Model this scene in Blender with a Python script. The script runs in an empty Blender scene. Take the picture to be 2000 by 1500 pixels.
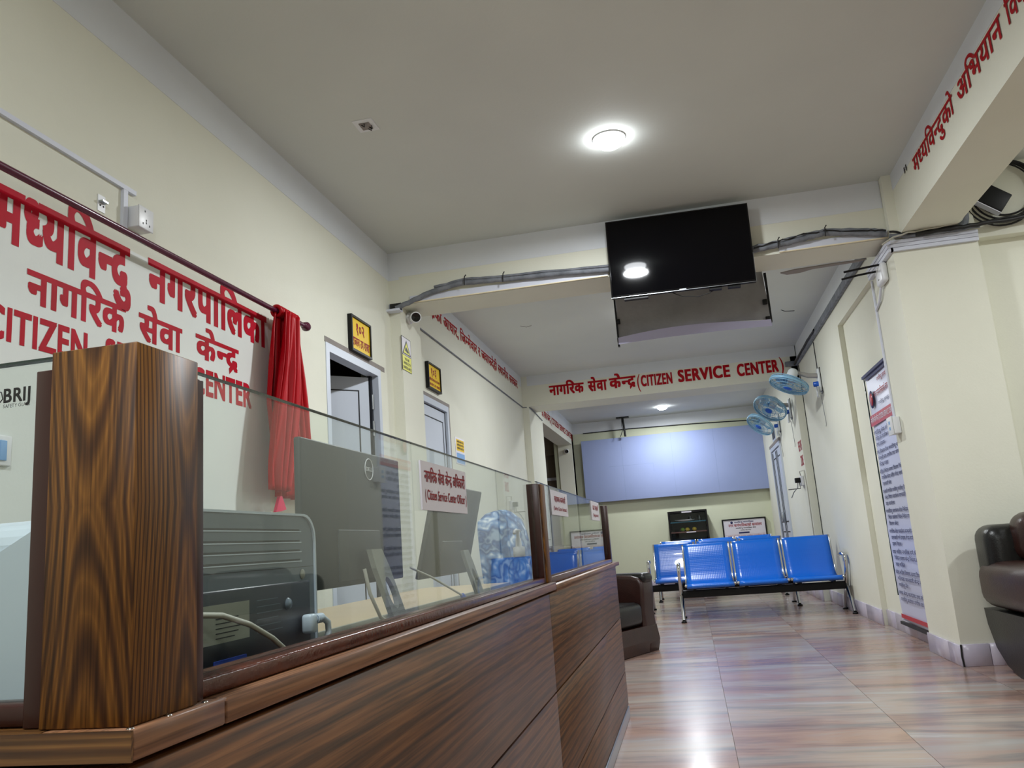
import bpy, bmesh, math, random
from mathutils import Vector, Matrix
random.seed(7)
S = bpy.context.scene
COL = S.collection
PI = math.pi

# ---------------------------------------------------------------- camera
cam_d = bpy.data.cameras.new('camera')
cam = bpy.data.objects.new('camera', cam_d)
COL.objects.link(cam)
CR = (0.97502, 0.21003, -0.07286)     # camera right in world
CD = (-0.11123, 0.17634, -0.97804)    # camera down in world
CF = (-0.19230, 0.96170, 0.19532)     # camera forward in world
def _basis():
    f_ = Vector(CF).normalized(); r_ = Vector(CR); r_ = (r_ - f_*r_.dot(f_)).normalized(); u_ = r_.cross(f_).normalized()
    m = Matrix((r_, u_, -f_)).transposed()
    return m.to_4x4()
cam.matrix_world = Matrix.Translation((0, 0, 0.87)) @ _basis()
cam_d.sensor_width = 36.0
cam_d.lens = 1602.9/2000*36.0
cam_d.clip_start = 0.02
S.camera = cam
# ---------------------------------------------------------------- world, exposure
wd = bpy.data.worlds.new('world'); S.world = wd
wd.use_nodes = True
wd.node_tree.nodes['Background'].inputs[0].default_value = (0.75, 0.85, 1.0, 1)
wd.node_tree.nodes['Background'].inputs[1].default_value = 0.25
S.view_settings.view_transform = 'Standard'
S.view_settings.look = 'None'
S.view_settings.exposure = 0.0
S.view_settings.gamma = 1.0
S.view_settings.use_curve_mapping = False
LAMP_W = 56.0
LAMPS = [  # x, y, power factor
    (-0.20, 4.26, 1.0), (-0.21, 7.90, 0.9), (-0.24, 14.19, 0.65), (-0.22, 11.6, 0.65),  # last one here: unseen lamp added to light the far bay
    (-0.45, 0.20, 0.75), (-0.20, -2.6, 0.9), (3.3, 4.0, 0.8), (3.3, 0.3, 0.35)]
S.cycles.max_bounces = 10
S.cycles.diffuse_bounces = 5
S.cycles.glossy_bounces = 5
S.cycles.transparent_max_bounces = 16
S.cycles.sample_clamp_indirect = 4.0
S.cycles.caustics_reflective = False
S.cycles.caustics_refractive = False
S.cycles.use_denoising = True

# ---------------------------------------------------------------- materials
def sl(c):
    return tuple((x/255/12.92 if x/255 <= 0.04045 else ((x/255+0.055)/1.055)**2.4) for x in c)
def mat(name, rgb, rough=0.5, metal=0.0, emis=None, spec=0.5, coat=0.0, alpha=None):
    m = bpy.data.materials.new(name); m.use_nodes = True
    b = m.node_tree.nodes['Principled BSDF']
    b.inputs['Base Color'].default_value = (*sl(rgb), 1)
    b.inputs['Roughness'].default_value = rough
    b.inputs['Metallic'].default_value = metal
    b.inputs['Specular IOR Level'].default_value = spec
    b.inputs['Coat Weight'].default_value = coat
    if emis:
        b.inputs['Emission Color'].default_value = (*emis[0], 1)
        b.inputs['Emission Strength'].default_value = emis[1]
    return m
def N(m, t, **kw):
    n = m.node_tree.nodes.new(t)
    for k, v in kw.items():
        if k.startswith('_'):
            setattr(n, k[1:], v)
        else:
            n.inputs[k.replace('0', ' ')].default_value = v
    return n
def L(m, a, b): m.node_tree.links.new(a, b)
def ramp(m, stops):
    r = m.node_tree.nodes.new('ShaderNodeValToRGB')
    e = r.color_ramp.elements
    while len(e) < len(stops): e.new(0.5)
    for i, (p, c) in enumerate(stops):
        e[i].position = p; e[i].color = (*sl(c), 1)
    return r
def coords(m, scale=(1, 1, 1), kind='Object'):
    tc = N(m, 'ShaderNodeTexCoord'); mp = N(m, 'ShaderNodeMapping')
    mp.inputs['Scale'].default_value = scale
    L(m, tc.outputs[kind], mp.inputs['Vector'])
    return mp
def mottled(name, rgb, rgb2, rough=0.6, scale=3.0, bump=0.05, fine=60.0, lo=0.35, hi=0.7):
    m = mat(name, rgb, rough); b = m.node_tree.nodes['Principled BSDF']
    mp = coords(m)
    n = N(m, 'ShaderNodeTexNoise', Scale=scale, Detail=5.0, Roughness=0.6); L(m, mp.outputs[0], n.inputs['Vector'])
    r = ramp(m, [(lo, rgb), (hi, rgb2)]); L(m, n.outputs['Fac'], r.inputs[0]); L(m, r.outputs[0], b.inputs['Base Color'])
    n2 = N(m, 'ShaderNodeTexNoise', Scale=fine, Detail=3.0); L(m, mp.outputs[0], n2.inputs['Vector'])
    bp = N(m, 'ShaderNodeBump', Strength=bump, Distance=0.01); L(m, n2.outputs['Fac'], bp.inputs['Height']); L(m, bp.outputs[0], b.inputs['Normal'])
    return m
def wood(name, dark, mid, light, axis='Z', rings=14.0, rough=0.35, along=0.09, bump=0.05, off=(0, 0, 0), dist=2.2):
    m = mat(name, mid, rough); b = m.node_tree.nodes['Principled BSDF']
    i = 'XYZ'.index(axis)
    sc = [1.0, 1.0, 1.0]; sc[i] = along
    mp = coords(m, sc); mp.inputs['Location'].default_value = off
    w = N(m, 'ShaderNodeTexWave', Scale=rings, Distortion=dist, Detail=3.0); w.wave_type = 'RINGS'; w.rings_direction = 'SPHERICAL'
    w.inputs['Detail Scale'].default_value = 1.6; w.inputs['Detail Roughness'].default_value = 0.6
    L(m, mp.outputs[0], w.inputs['Vector'])
    r = ramp(m, [(0.0, dark), (0.28, mid), (0.62, light), (1.0, mid)]); L(m, w.outputs['Fac'], r.inputs[0])
    sc2 = [260.0, 260.0, 260.0]; sc2[i] = 5.0
    mp2 = coords(m, sc2)
    n = N(m, 'ShaderNodeTexNoise', Scale=1.0, Detail=3.0); L(m, mp2.outputs[0], n.inputs['Vector'])
    r2 = ramp(m, [(0.33, (120, 110, 105)), (0.6, (255, 255, 255))]); L(m, n.outputs['Fac'], r2.inputs[0])
    mx = N(m, 'ShaderNodeMix', _data_type='RGBA', _blend_type='MULTIPLY'); mx.inputs[0].default_value = 0.75
    L(m, r.outputs[0], mx.inputs[6]); L(m, r2.outputs[0], mx.inputs[7]); L(m, mx.outputs[2], b.inputs['Base Color'])
    bp = N(m, 'ShaderNodeBump', Strength=bump, Distance=0.002); L(m, n.outputs['Fac'], bp.inputs['Height']); L(m, bp.outputs[0], b.inputs['Normal'])
    return m
def glassmat(name, tint, refl=0.04):
    m = bpy.data.materials.new(name); m.use_nodes = True; nt = m.node_tree
    nt.nodes.remove(nt.nodes['Principled BSDF'])
    out = nt.nodes['Material Output']
    tr = N(m, 'ShaderNodeBsdfTransparent'); tr.inputs[0].default_value = (*tint, 1)
    gl = N(m, 'ShaderNodeBsdfGlossy', Roughness=0.0)
    lw = N(m, 'ShaderNodeLayerWeight', Blend=0.5)
    pw = N(m, 'ShaderNodeMath', _operation='POWER'); pw.inputs[1].default_value = 5.0
    L(m, lw.outputs['Facing'], pw.inputs[0])
    ma = N(m, 'ShaderNodeMath', _operation='MULTIPLY_ADD'); ma.inputs[1].default_value = 0.8; ma.inputs[2].default_value = refl
    L(m, pw.outputs[0], ma.inputs[0])
    mx = N(m, 'ShaderNodeMixShader'); L(m, ma.outputs[0], mx.inputs[0]); L(m, tr.outputs[0], mx.inputs[1]); L(m, gl.outputs[0], mx.inputs[2])
    L(m, mx.outputs[0], out.inputs[0])
    return m

M = {}
M['wall'] = mottled('cream_wall_paint', (228, 228, 214), (223, 223, 208), 0.75, 1.2, 0.06, 90)
M['wall_back'] = mottled('green_cream_wall_paint', (222, 226, 200), (216, 220, 194), 0.75, 1.2, 0.05, 90)
M['white'] = mottled('white_ceiling_paint', (216, 220, 215), (209, 213, 209), 0.8, 0.8, 0.05, 60)
M['band'] = mottled('white_band_paint', (222, 226, 230), (215, 219, 225), 0.7, 1.5, 0.04, 80)
M['patch'] = mottled('cool_white_patch_paint', (228, 232, 228), (222, 226, 224), 0.6, 1.5, 0.04, 80)
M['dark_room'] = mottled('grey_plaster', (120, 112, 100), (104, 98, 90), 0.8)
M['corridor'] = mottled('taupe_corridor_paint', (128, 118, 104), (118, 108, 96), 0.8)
M['red'] = mottled('red_sign_paint', (176, 8, 26), (158, 4, 20), 0.55, 8, 0.03, 120)
M['red_pink'] = mottled('rose_red_sign_paint', (190, 8, 42), (170, 4, 26), 0.55, 6, 0.03, 120)
M['black'] = mat('black_plastic', (8, 8, 10), 0.45, spec=0.3)
M['black_gloss'] = mat('glossy_black', (7, 7, 9), 0.08)
M['screen'] = mat('tv_screen_glass', (2, 2, 5), 0.05, spec=0.22)
M['alu'] = mat('white_aluminium', (200, 208, 222), 0.4)
M['gasket'] = mat('dark_gasket', (22, 26, 34), 0.6)
M['lilac'] = mottled('lilac_skirting_tile', (205, 198, 214), (190, 184, 204), 0.2, 6, 0.01, 50)
M['grout'] = mat('pale_grout', (150, 138, 128), 0.9)
M['chrome'] = mat('chrome', (205, 205, 205), 0.12, 1.0)
M['steel'] = mat('brushed_steel', (170, 175, 180), 0.3, 1.0)
M['bench_blue'] = mat('blue_perforated_steel', (0, 106, 218), 0.28, 0.0, coat=0.35)
M['leather'] = mottled('brown_leather', (52, 27, 22), (40, 20, 16), 0.32, 12, 0.15, 160)
M['leather_dark'] = mottled('black_leather', (15, 15, 16), (10, 10, 11), 0.3, 12, 0.15, 160)
M['cable_grey'] = mottled('grey_dusty_conduit', (128, 132, 140), (92, 96, 104), 0.6, 14, 0.1, 60)
M['cable_black'] = mat('black_cable', (16, 16, 18), 0.5)
M['cable_white'] = mat('off_white_cable', (186, 184, 172), 0.5)
M['plastic_white'] = mat('white_plastic', (226, 228, 232), 0.35)
M['trunk'] = mat('white_trunking', (214, 218, 232), 0.45)
def cathedral(name, c, A, B, C, stops, rough=0.35):
    m = mat(name, stops[1][1], rough); b = m.node_tree.nodes['Principled BSDF']
    tc = N(m, 'ShaderNodeTexCoord'); sub = N(m, 'ShaderNodeVectorMath', _operation='SUBTRACT'); sub.inputs[1].default_value = c
    L(m, tc.outputs['Object'], sub.inputs[0])
    sp = N(m, 'ShaderNodeSeparateXYZ'); L(m, sub.outputs[0], sp.inputs[0])
    def ma(op, a, v):
        q = N(m, 'ShaderNodeMath', _operation=op)
        for i, w in enumerate((a, v)):
            if isinstance(w, (int, float)): q.inputs[i].default_value = w
            else: L(m, w, q.inputs[i])
        return q.outputs[0]
    x2 = ma('MULTIPLY', sp.outputs[0], sp.outputs[0]); y2 = ma('MULTIPLY', sp.outputs[1], sp.outputs[1]); r2 = ma('ADD', x2, y2)
    z2 = ma('MULTIPLY', ma('ABSOLUTE', sp.outputs[2], 0), B)
    mp = N(m, 'ShaderNodeMapping'); mp.inputs['Scale'].default_value = (16, 16, 3.2); L(m, sub.outputs[0], mp.inputs['Vector'])
    n = N(m, 'ShaderNodeTexNoise', Scale=1.0, Detail=2.5); L(m, mp.outputs[0], n.inputs['Vector'])
    v = ma('ADD', ma('ADD', ma('MULTIPLY', ma('POWER', r2, 0.62), A), z2), ma('MULTIPLY', n.outputs['Fac'], C))
    s_ = ma('MULTIPLY_ADD', ma('SINE', v, 0), 0.5); s_.node.inputs[2].default_value = 0.5
    r = ramp(m, stops); L(m, s_, r.inputs[0])
    mp2 = N(m, 'ShaderNodeMapping'); mp2.inputs['Scale'].default_value = (420, 420, 9); L(m, sub.outputs[0], mp2.inputs['Vector'])
    n2 = N(m, 'ShaderNodeTexNoise', Scale=1.0, Detail=3.0); L(m, mp2.outputs[0], n2.inputs['Vector'])
    r2_ = ramp(m, [(0.3, (118, 105, 96)), (0.62, (255, 255, 255))]); L(m, n2.outputs['Fac'], r2_.inputs[0])
    mx = N(m, 'ShaderNodeMix', _data_type='RGBA', _blend_type='MULTIPLY'); mx.inputs[0].default_value = 0.8
    L(m, r.outputs[0], mx.inputs[6]); L(m, r2_.outputs[0], mx.inputs[7]); L(m, mx.outputs[2], b.inputs['Base Color'])
    return m
M['post_wood'] = cathedral('golden_brown_laminate', (0.012, -1.79, 0.925), 2600.0, -70.0, 16.0, [(0.0, (76, 45, 19)), (0.35, (108, 69, 27)), (0.75, (140, 94, 38)), (1.0, (120, 78, 30))], 0.45)
M['post_wood'].node_tree.nodes['Principled BSDF'].inputs['Specular IOR Level'].default_value = 0.3
M['panel_wood'] = wood('walnut_laminate', (68, 41, 21), (102, 63, 33), (116, 75, 42), 'Y', 11.0, 0.42, 0.10, off=(0, 0.1, 0.35), dist=3.0)
M['frame_dark'] = mat('dark_maroon_stained_wood', (52, 20, 14), 0.3)
M['rail_wood'] = mottled('varnished_red_brown_wood', (92, 44, 28), (66, 28, 18), 0.22, 20, 0.1, 120)
M['glass'] = glassmat('clear_counter_glass', (0.945, 0.975, 0.962), 0.045)
M['glass_edge'] = mat('dark_green_glass_edge', (38, 56, 50), 0.2)
M['desk'] = mottled('beige_laminate', (206, 186, 152), (198, 178, 146), 0.4, 8, 0.02)
M['desk_edge'] = mat('grey_edge_band', (150, 152, 140), 0.5)
M['printer_grey'] = mat('printer_grey', (108, 119, 130), 0.36)
M['printer_light'] = mat('printer_pale_shell', (196, 208, 220), 0.35)
M['printer_dark'] = mat('printer_charcoal', (32, 38, 48), 0.35)
M['monitor'] = mat('monitor_grey', (50, 56, 56), 0.5)
M['monitor_stand'] = mat('monitor_stand_grey', (132, 134, 124), 0.45)
M['yellow'] = mat('yellow_sign', (240, 200, 28), 0.45, spec=0.2)
M['yellow2'] = mat('lemon_sign', (228, 226, 40), 0.4)
M['sign_red'] = mat('sign_red_ink', (150, 20, 30), 0.5)
M['sign_white'] = mat('sign_white', (226, 222, 232), 0.35)
M['ink'] = mat('black_ink', (20, 20, 24), 0.5)
M['ink_blue'] = mat('dark_blue_ink', (34, 38, 92), 0.5)
M['banner'] = mat('banner_vinyl', (206, 210, 236), 0.3)
M['banner_red'] = mat('banner_red', (188, 40, 56), 0.35)
M['board'] = mottled('pale_blue_board', (164, 178, 222), (156, 171, 216), 0.75, 0.8, 0.01, 30)
M['rod'] = mat('maroon_lacquered_rod', (86, 24, 52), 0.25)
M['satin'] = mat('crimson_satin', (178, 0, 22), 0.42)
M['satin'].node_tree.nodes['Principled BSDF'].inputs['Specular IOR Level'].default_value = 0.25
M['ribbon'] = mat('rose_satin_ribbon', (222, 20, 84), 0.35)
M['cloth_grey'] = mottled('grey_taupe_cloth', (150, 150, 152), (134, 133, 135), 0.8, 4, 0.2, 30)
M['lilac_cloth'] = mat('lilac_cloth_hem', (196, 194, 226), 0.6)
M['dark_wood'] = mat('dark_cabinet_wood', (12, 7, 8), 0.35, spec=0.3)
M['shelf_pink'] = mat('shelf_edge', (120, 74, 72), 0.5)
M['fan_blue'] = glassmat('translucent_blue_fan', (0.35, 0.6, 0.85), 0.25)
M['fan_wire'] = mat('pale_blue_fan_wire', (130, 176, 206), 0.35)
M['fan_knob'] = mat('blue_fan_knob', (30, 90, 190), 0.35)
M['fan_body'] = mat('white_fan_body', (222, 226, 228), 0.35)
M['fan_grey'] = mat('grey_fan_arm', (160, 156, 152), 0.5)
M['light_on'] = mat('lit_lamp_diffuser', (255, 255, 255), 0.5, emis=((0.93, 0.97, 1.0), 40.0))
M['reveal'] = mottled('grey_reveal', (150, 142, 138), (132, 126, 122), 0.8)
M['sanitizer'] = glassmat('clear_bottle', (0.86, 0.92, 0.95), 0.12)
M['orange_y'] = mat('yellow_fruit', (224, 190, 60), 0.4)
M['green_f'] = mat('green_fruit', (120, 160, 50), 0.4)
M['teal'] = mat('teal_plastic', (40, 120, 150), 0.4)
M['blue_print'] = mat('pale_blue_print', (120, 168, 220), 0.4)
def camo():
    m = mat('blue_patterned_cover', (90, 120, 160), 0.7); b = m.node_tree.nodes['Principled BSDF']
    mp = coords(m, (1, 1, 1))
    ns = N(m, 'ShaderNodeTexNoise', Scale=9.0, Detail=2.0); L(m, mp.outputs[0], ns.inputs['Vector'])
    v = N(m, 'ShaderNodeTexVoronoi', Scale=15.0); 
    mx = N(m, 'ShaderNodeMix', _data_type='RGBA'); mx.inputs[0].default_value = 0.25
    L(m, mp.outputs[0], mx.inputs[6]); L(m, ns.outputs['Color'], mx.inputs[7]); L(m, mx.outputs[2], v.inputs['Vector'])
    r = ramp(m, [(0.1, (222, 230, 236)), (0.35, (110, 146, 190)), (0.6, (52, 80, 128)), (0.8, (150, 170, 190))]); L(m, v.outputs['Distance'], r.inputs[0])
    L(m, r.outputs[0], b.inputs['Base Color']); return m
M['camo'] = camo()
def marble():
    m = mat('polished_pink_grey_marble', (190, 168, 150), 0.13); b = m.node_tree.nodes['Principled BSDF']
    oi = N(m, 'ShaderNodeObjectInfo')
    tc = N(m, 'ShaderNodeTexCoord')
    ad = N(m, 'ShaderNodeVectorMath', _operation='ADD'); sc = N(m, 'ShaderNodeVectorMath', _operation='SCALE'); 
    cmb = N(m, 'ShaderNodeCombineXYZ'); L(m, oi.outputs['Random'], cmb.inputs[0]); L(m, oi.outputs['Random'], cmb.inputs[1]); sc.inputs['Scale'].default_value = 11.0
    L(m, cmb.outputs[0], sc.inputs[0]); L(m, tc.outputs['Object'], ad.inputs[0]); L(m, sc.outputs[0], ad.inputs[1])
    mp = N(m, 'ShaderNodeMapping'); mp.inputs['Scale'].default_value = (0.55, 3.4, 1.0); mp.inputs['Rotation'].default_value = (0, 0, 0.06)
    L(m, ad.outputs[0], mp.inputs['Vector'])
    n = N(m, 'ShaderNodeTexNoise', Scale=1.15, Detail=9.0, Roughness=0.66, Distortion=1.4); L(m, mp.outputs[0], n.inputs['Vector'])
    r = ramp(m, [(0.30, (74, 80, 86)), (0.41, (128, 112, 106)), (0.5, (168, 140, 126)), (0.6, (160, 154, 150)), (0.72, (204, 200, 194))])
    L(m, n.outputs['Fac'], r.inputs[0])
    mp2 = N(m, 'ShaderNodeMapping'); mp2.inputs['Scale'].default_value = (0.6, 1.6, 1.0); L(m, ad.outputs[0], mp2.inputs['Vector'])
    n2 = N(m, 'ShaderNodeTexNoise', Scale=1.4, Detail=3.0); L(m, mp2.outputs[0], n2.inputs['Vector'])
    r2 = ramp(m, [(0.3, (180, 140, 112)), (0.46, (150, 116, 110)), (0.56, (158, 158, 158)), (0.72, (196, 180, 162))]); L(m, n2.outputs['Fac'], r2.inputs[0])
    mx = N(m, 'ShaderNodeMix', _data_type='RGBA'); mx.inputs[0].default_value = 0.42
    L(m, r.outputs[0], mx.inputs[6]); L(m, r2.outputs[0], mx.inputs[7]); L(m, mx.outputs[2], b.inputs['Base Color'])
    rr = N(m, 'ShaderNodeMapRange'); rr.inputs['To Min'].default_value = 0.14; rr.inputs['To Max'].default_value = 0.30
    L(m, n2.outputs['Fac'], rr.inputs['Value']); L(m, rr.outputs[0], b.inputs['Roughness'])
    return m
M['marble'] = marble()

# ---------------------------------------------------------------- object helpers
def link(o, parent=None):
    COL.objects.link(o)
    if parent is not None: o.parent = parent
    return o
def tag(o, label=None, cat=None, group=None, kind=None):
    if label: o['label'] = label
    if cat: o['category'] = cat
    if group: o['group'] = group
    if kind: o['kind'] = kind
    return o
def thing(name, label, cat, loc=(0, 0, 0), rz=0.0, group=None):
    o = bpy.data.objects.new(name, None); o.location = loc; o.rotation_euler = (0, 0, rz); o.empty_display_size = 0.1
    link(o); return tag(o, label, cat, group)
def root_loc(o):
    while o.parent: o = o.parent
    return o.location
def copy_tree(o, parent=None):
    c = o.copy(); COL.objects.link(c); c.parent = parent
    for ch in list(o.children): copy_tree(ch, c)
    return c
class MB:
    def __init__(s): s.v = []; s.f = []; s.sm = []
    def add(s, vs, fs, smooth=False):
        b = len(s.v); s.v += [tuple(v) for v in vs]
        for f in fs: s.f.append([b+i for i in f]); s.sm.append(smooth)
        return s
    def box(s, x0, x1, y0, y1, z0, z1):
        x0, x1 = sorted((x0, x1)); y0, y1 = sorted((y0, y1)); z0, z1 = sorted((z0, z1))
        return s.add([(x0,y0,z0),(x1,y0,z0),(x1,y1,z0),(x0,y1,z0),(x0,y0,z1),(x1,y0,z1),(x1,y1,z1),(x0,y1,z1)],
                     [(0,3,2,1),(4,5,6,7),(0,1,5,4),(1,2,6,5),(2,3,7,6),(3,0,4,7)])
    def rbox(s, x0, x1, y0, y1, z0, z1, r=0.02, seg=3, puff=0.0):
        bm = bmesh.new()
        bmesh.ops.create_cube(bm, size=1.0)
        for v in bm.verts:
            v.co = Vector(((x0+x1)/2+v.co.x*(x1-x0), (y0+y1)/2+v.co.y*(y1-y0), (z0+z1)/2+v.co.z*(z1-z0)))
        bmesh.ops.bevel(bm, geom=bm.edges[:], offset=r, segments=seg, profile=0.5, affect='EDGES')
        s.frombm(bm, True); return s
    def frombm(s, bm, smooth=False):
        bm.verts.ensure_lookup_table(); bm.verts.index_update()
        s.add([v.co for v in bm.verts], [[v.index for v in f.verts] for f in bm.faces], smooth); bm.free()
    def prism(s, pts, d0, d1, axis='x', smooth=False):
        # pts 2D in the two other axes (order xyz minus axis)
        def p3(a, b, d): return {'x': (d, a, b), 'y': (a, d, b), 'z': (a, b, d)}[axis]
        n = len(pts)
        vs = [p3(a, b, d0) for a, b in pts]+[p3(a, b, d1) for a, b in pts]
        fs = [list(range(n))[::-1], [n+i for i in range(n)]]+[(i, (i+1) % n, n+(i+1) % n, n+i) for i in range(n)]
        return s.add(vs, fs, smooth)
    def tube(s, pts, r, n=8, caps=True):
        pts = [Vector(p) for p in pts]; rings = []
        rs = r if isinstance(r, (list, tuple)) else [r]*len(pts)
        up = None
        for i, p in enumerate(pts):
            t = (pts[min(i+1, len(pts)-1)]-pts[max(i-1, 0)]).normalized()
            if up is None:
                up = Vector((0, 0, 1)) if abs(t.z) < 0.9 else Vector((1, 0, 0))
            a = t.cross(up)
            if a.length < 1e-4: a = t.orthogonal()
            a.normalize(); bb = a.cross(t).normalized(); up = bb
            rings.append([p+(a*math.cos(2*PI*k/n)+bb*math.sin(2*PI*k/n))*rs[i] for k in range(n)])
        vs = [v for rg in rings for v in rg]; fs = []
        for i in range(len(rings)-1):
            for k in range(n):
                fs.append((i*n+k, i*n+(k+1) % n, (i+1)*n+(k+1) % n, (i+1)*n+k))
        s.add(vs, fs, True)
        if caps: s.add(rings[0], [list(range(n))]); s.add(rings[-1], [list(range(n))[::-1]])
        return s
    def lathe(s, prof, c=(0, 0, 0), n=24, axis=(0, 0, 1)):
        ax = Vector(axis).normalized(); a = ax.orthogonal().normalized(); b = ax.cross(a); c = Vector(c)
        vs = [c+ax*h+(a*math.cos(2*PI*k/n)+b*math.sin(2*PI*k/n))*max(r, 1e-4) for r, h in prof for k in range(n)]
        fs = [(i*n+k, i*n+(k+1) % n, (i+1)*n+(k+1) % n, (i+1)*n+k) for i in range(len(prof)-1) for k in range(n)]
        return s.add(vs, fs, True)
    def torus(s, c, R, r, axis=(0, 0, 1), n=32, m=6):
        ax = Vector(axis).normalized(); a = ax.orthogonal().normalized(); b = ax.cross(a); c = Vector(c)
        vs = []
        for i in range(n):
            t = 2*PI*i/n; d = a*math.cos(t)+b*math.sin(t)
            for k in range(m):
                q = 2*PI*k/m; vs.append(c+d*(R+r*math.cos(q))+ax*(r*math.sin(q)))
        fs = [(i*m+k, ((i+1) % n)*m+k, ((i+1) % n)*m+(k+1) % m, i*m+(k+1) % m) for i in range(n) for k in range(m)]
        return s.add(vs, fs, True)
    def xf(s, mtx):
        s.v = [tuple(mtx @ Vector(v)) for v in s.v]; return s
    def build(s, name, m, parent=None, local=False, fix=True):
        off = Vector((0, 0, 0))
        if parent is not None and not local: off = root_loc(parent)
        me = bpy.data.meshes.new(name)
        me.from_pydata([Vector(v)-off for v in s.v], [], s.f)
        for p, q in zip(me.polygons, s.sm): p.use_smooth = q
        if fix:
            bm = bmesh.new(); bm.from_mesh(me); bmesh.ops.recalc_face_normals(bm, faces=bm.faces[:]); bm.to_mesh(me); bm.free()
        me.materials.append(m)
        me.update()
        return link(bpy.data.objects.new(name, me), parent)
def bx(name, m, parent, *a, **k): return MB().box(*a).build(name, m, parent, **k)
def sbox(name, m, parent, *a, r=0.004, seg=2): return MB().rbox(*a, r=r, seg=seg).build(name, m, parent)

# ---------------------------------------------------------------- lettering (flat paint or print on a surface)
_gc = {}
def _font(res, bold):
    bold = 0.0
    k = ('f', res, bold)
    if k not in _gc:
        c = bpy.data.curves.new('g', 'FONT'); c.resolution_u = res; c.offset = bold
        o = bpy.data.objects.new('g', c); COL.objects.link(o); _gc[k] = (c, o)
    return _gc[k]
def glyph(ch, res, bold, half=False):
    k = (ch, res, bold, half)
    if k in _gc: return _gc[k]
    c, o = _font(res, bold)
    def wid(t):
        c.body = t; bpy.context.view_layer.update(); me = o.to_mesh()
        w = max((v.co.x for v in me.vertices), default=0); o.to_mesh_clear(); return w
    adv = wid(ch+'HHHH')-wid('HHHH')
    c.body = ch; bpy.context.view_layer.update(); me = o.to_mesh()
    bm = bmesh.new(); bm.from_mesh(me); o.to_mesh_clear()
    if half:
        cut = adv-0.185
        bmesh.ops.bisect_plane(bm, geom=bm.verts[:]+bm.edges[:]+bm.faces[:], plane_co=(cut, 0, 0), plane_no=(1, 0, 0), clear_outer=True)
        adv -= 0.2
    bm.verts.index_update()
    g = ([(v.co.x, v.co.y) for v in bm.verts], [[v.index for v in f.verts] for f in bm.faces], adv)
    bm.free(); _gc[k] = g
    return g
def shape(t):
    out = []; i = 0
    cons = lambda c: 0x915 <= ord(c) <= 0x939
    while i < len(t):
        if not cons(t[i]): out.append((t[i], 0)); i += 1; continue
        cl = [t[i]]; i += 1
        while i+1 < len(t) and t[i] == '\u094d' and cons(t[i+1]): cl.append(t[i+1]); i += 2
        mk = []
        while i < len(t) and 0x93E <= ord(t[i]) <= 0x94C or i < len(t) and t[i] in '\u0902\u0901': mk.append(t[i]); i += 1
        reph = len(cl) > 1 and cl[0] == 'र'
        if reph: cl = cl[1:]
        rak = len(cl) > 1 and cl[-1] == 'र'
        if rak: cl = cl[:-1]
        if 'ि' in mk: out.append(('ि', 0)); mk.remove('ि')
        for c in cl[:-1]: out.append((c, 1))
        out.append((cl[-1], 0))
        if rak: out.append(('RAK', 2))
        for c in mk: out.append((c, 0))
        if reph: out.append(('REPH', 2))
    return out
def lay(t, res, bold):
    x = 0.0; V = []; F = []; n = 0
    for ch, md in shape(t):
        if md == 2:
            b = len(V); th = 0.045+bold
            if ch == 'RAK': P = [(x-0.2, 0.17+th), (x-0.16, 0.17-th), (x-0.42, -0.10-th), (x-0.44, -0.10+th)]
            else: P = [(x-0.2, 0.66), (x-0.1, 0.66), (x-0.02, 0.86), (x-0.14, 0.84)]
            V += [(p[0], p[1], 9) for p in P]; F.append([b, b+1, b+2, b+3]); continue
        if ch == ' ': x += 0.3; continue
        gv, gf, adv = glyph(ch, res, 0, md == 1)
        n += 1
        sh = [(0, 0)] if bold < 0.005 else [(-bold, -bold*.6), (bold, -bold*.6), (-bold, bold*.6), (bold, bold*.6), (0, 0)]
        if bold > 0.034: sh += [(-bold*.5, 0), (bold*.5, 0), (0, -bold*.6), (0, bold*.6)]
        for q, (sx, sy) in enumerate(sh):
            b = len(V); V += [(a+x+sx, c+sy, (n % 2)*5+q*0.5) for a, c in gv]; F += [[b+i for i in f] for f in gf]
        x += adv+bold
    return V, F, x
def text(t, m, parent, O, U, H, name='lettering', bold=0.0, res=3, deva=True, fit=True, lift=0.0006):
    """O: baseline start, U: vector of the whole width, H: vector of the letter height."""
    V, F, w = lay(t, res, bold)
    O, U, H = Vector(O), Vector(U), Vector(H)
    x0 = 0.0
    if fit:
        xs = [v[0] for v in V]; x0 = min(xs); w = max(xs)-x0
    hh = 0.622 if deva else 0.69
    nrm = U.cross(H).normalized()
    b = MB()
    b.add([O+U*((x-x0)/w)+H*(y/hh)+nrm*(lift+0.00006*q) for x, y, q in V], F)
    return b.build(name, m, parent, fix=False)

# ================================================================= SETTING
XL, XC = -1.96, -1.88                 # left wall plane, left column face
ZB, ZC = 2.655, 3.06                  # beam underside, ceiling
YB1, YB1b = 5.47, 5.82
YB2, YB2b = 10.40, 10.92
YE = 15.2
def struct(name, b, m, parent=None):
    o = b.build(name, m, parent); o['kind'] = 'structure'; return o
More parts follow.
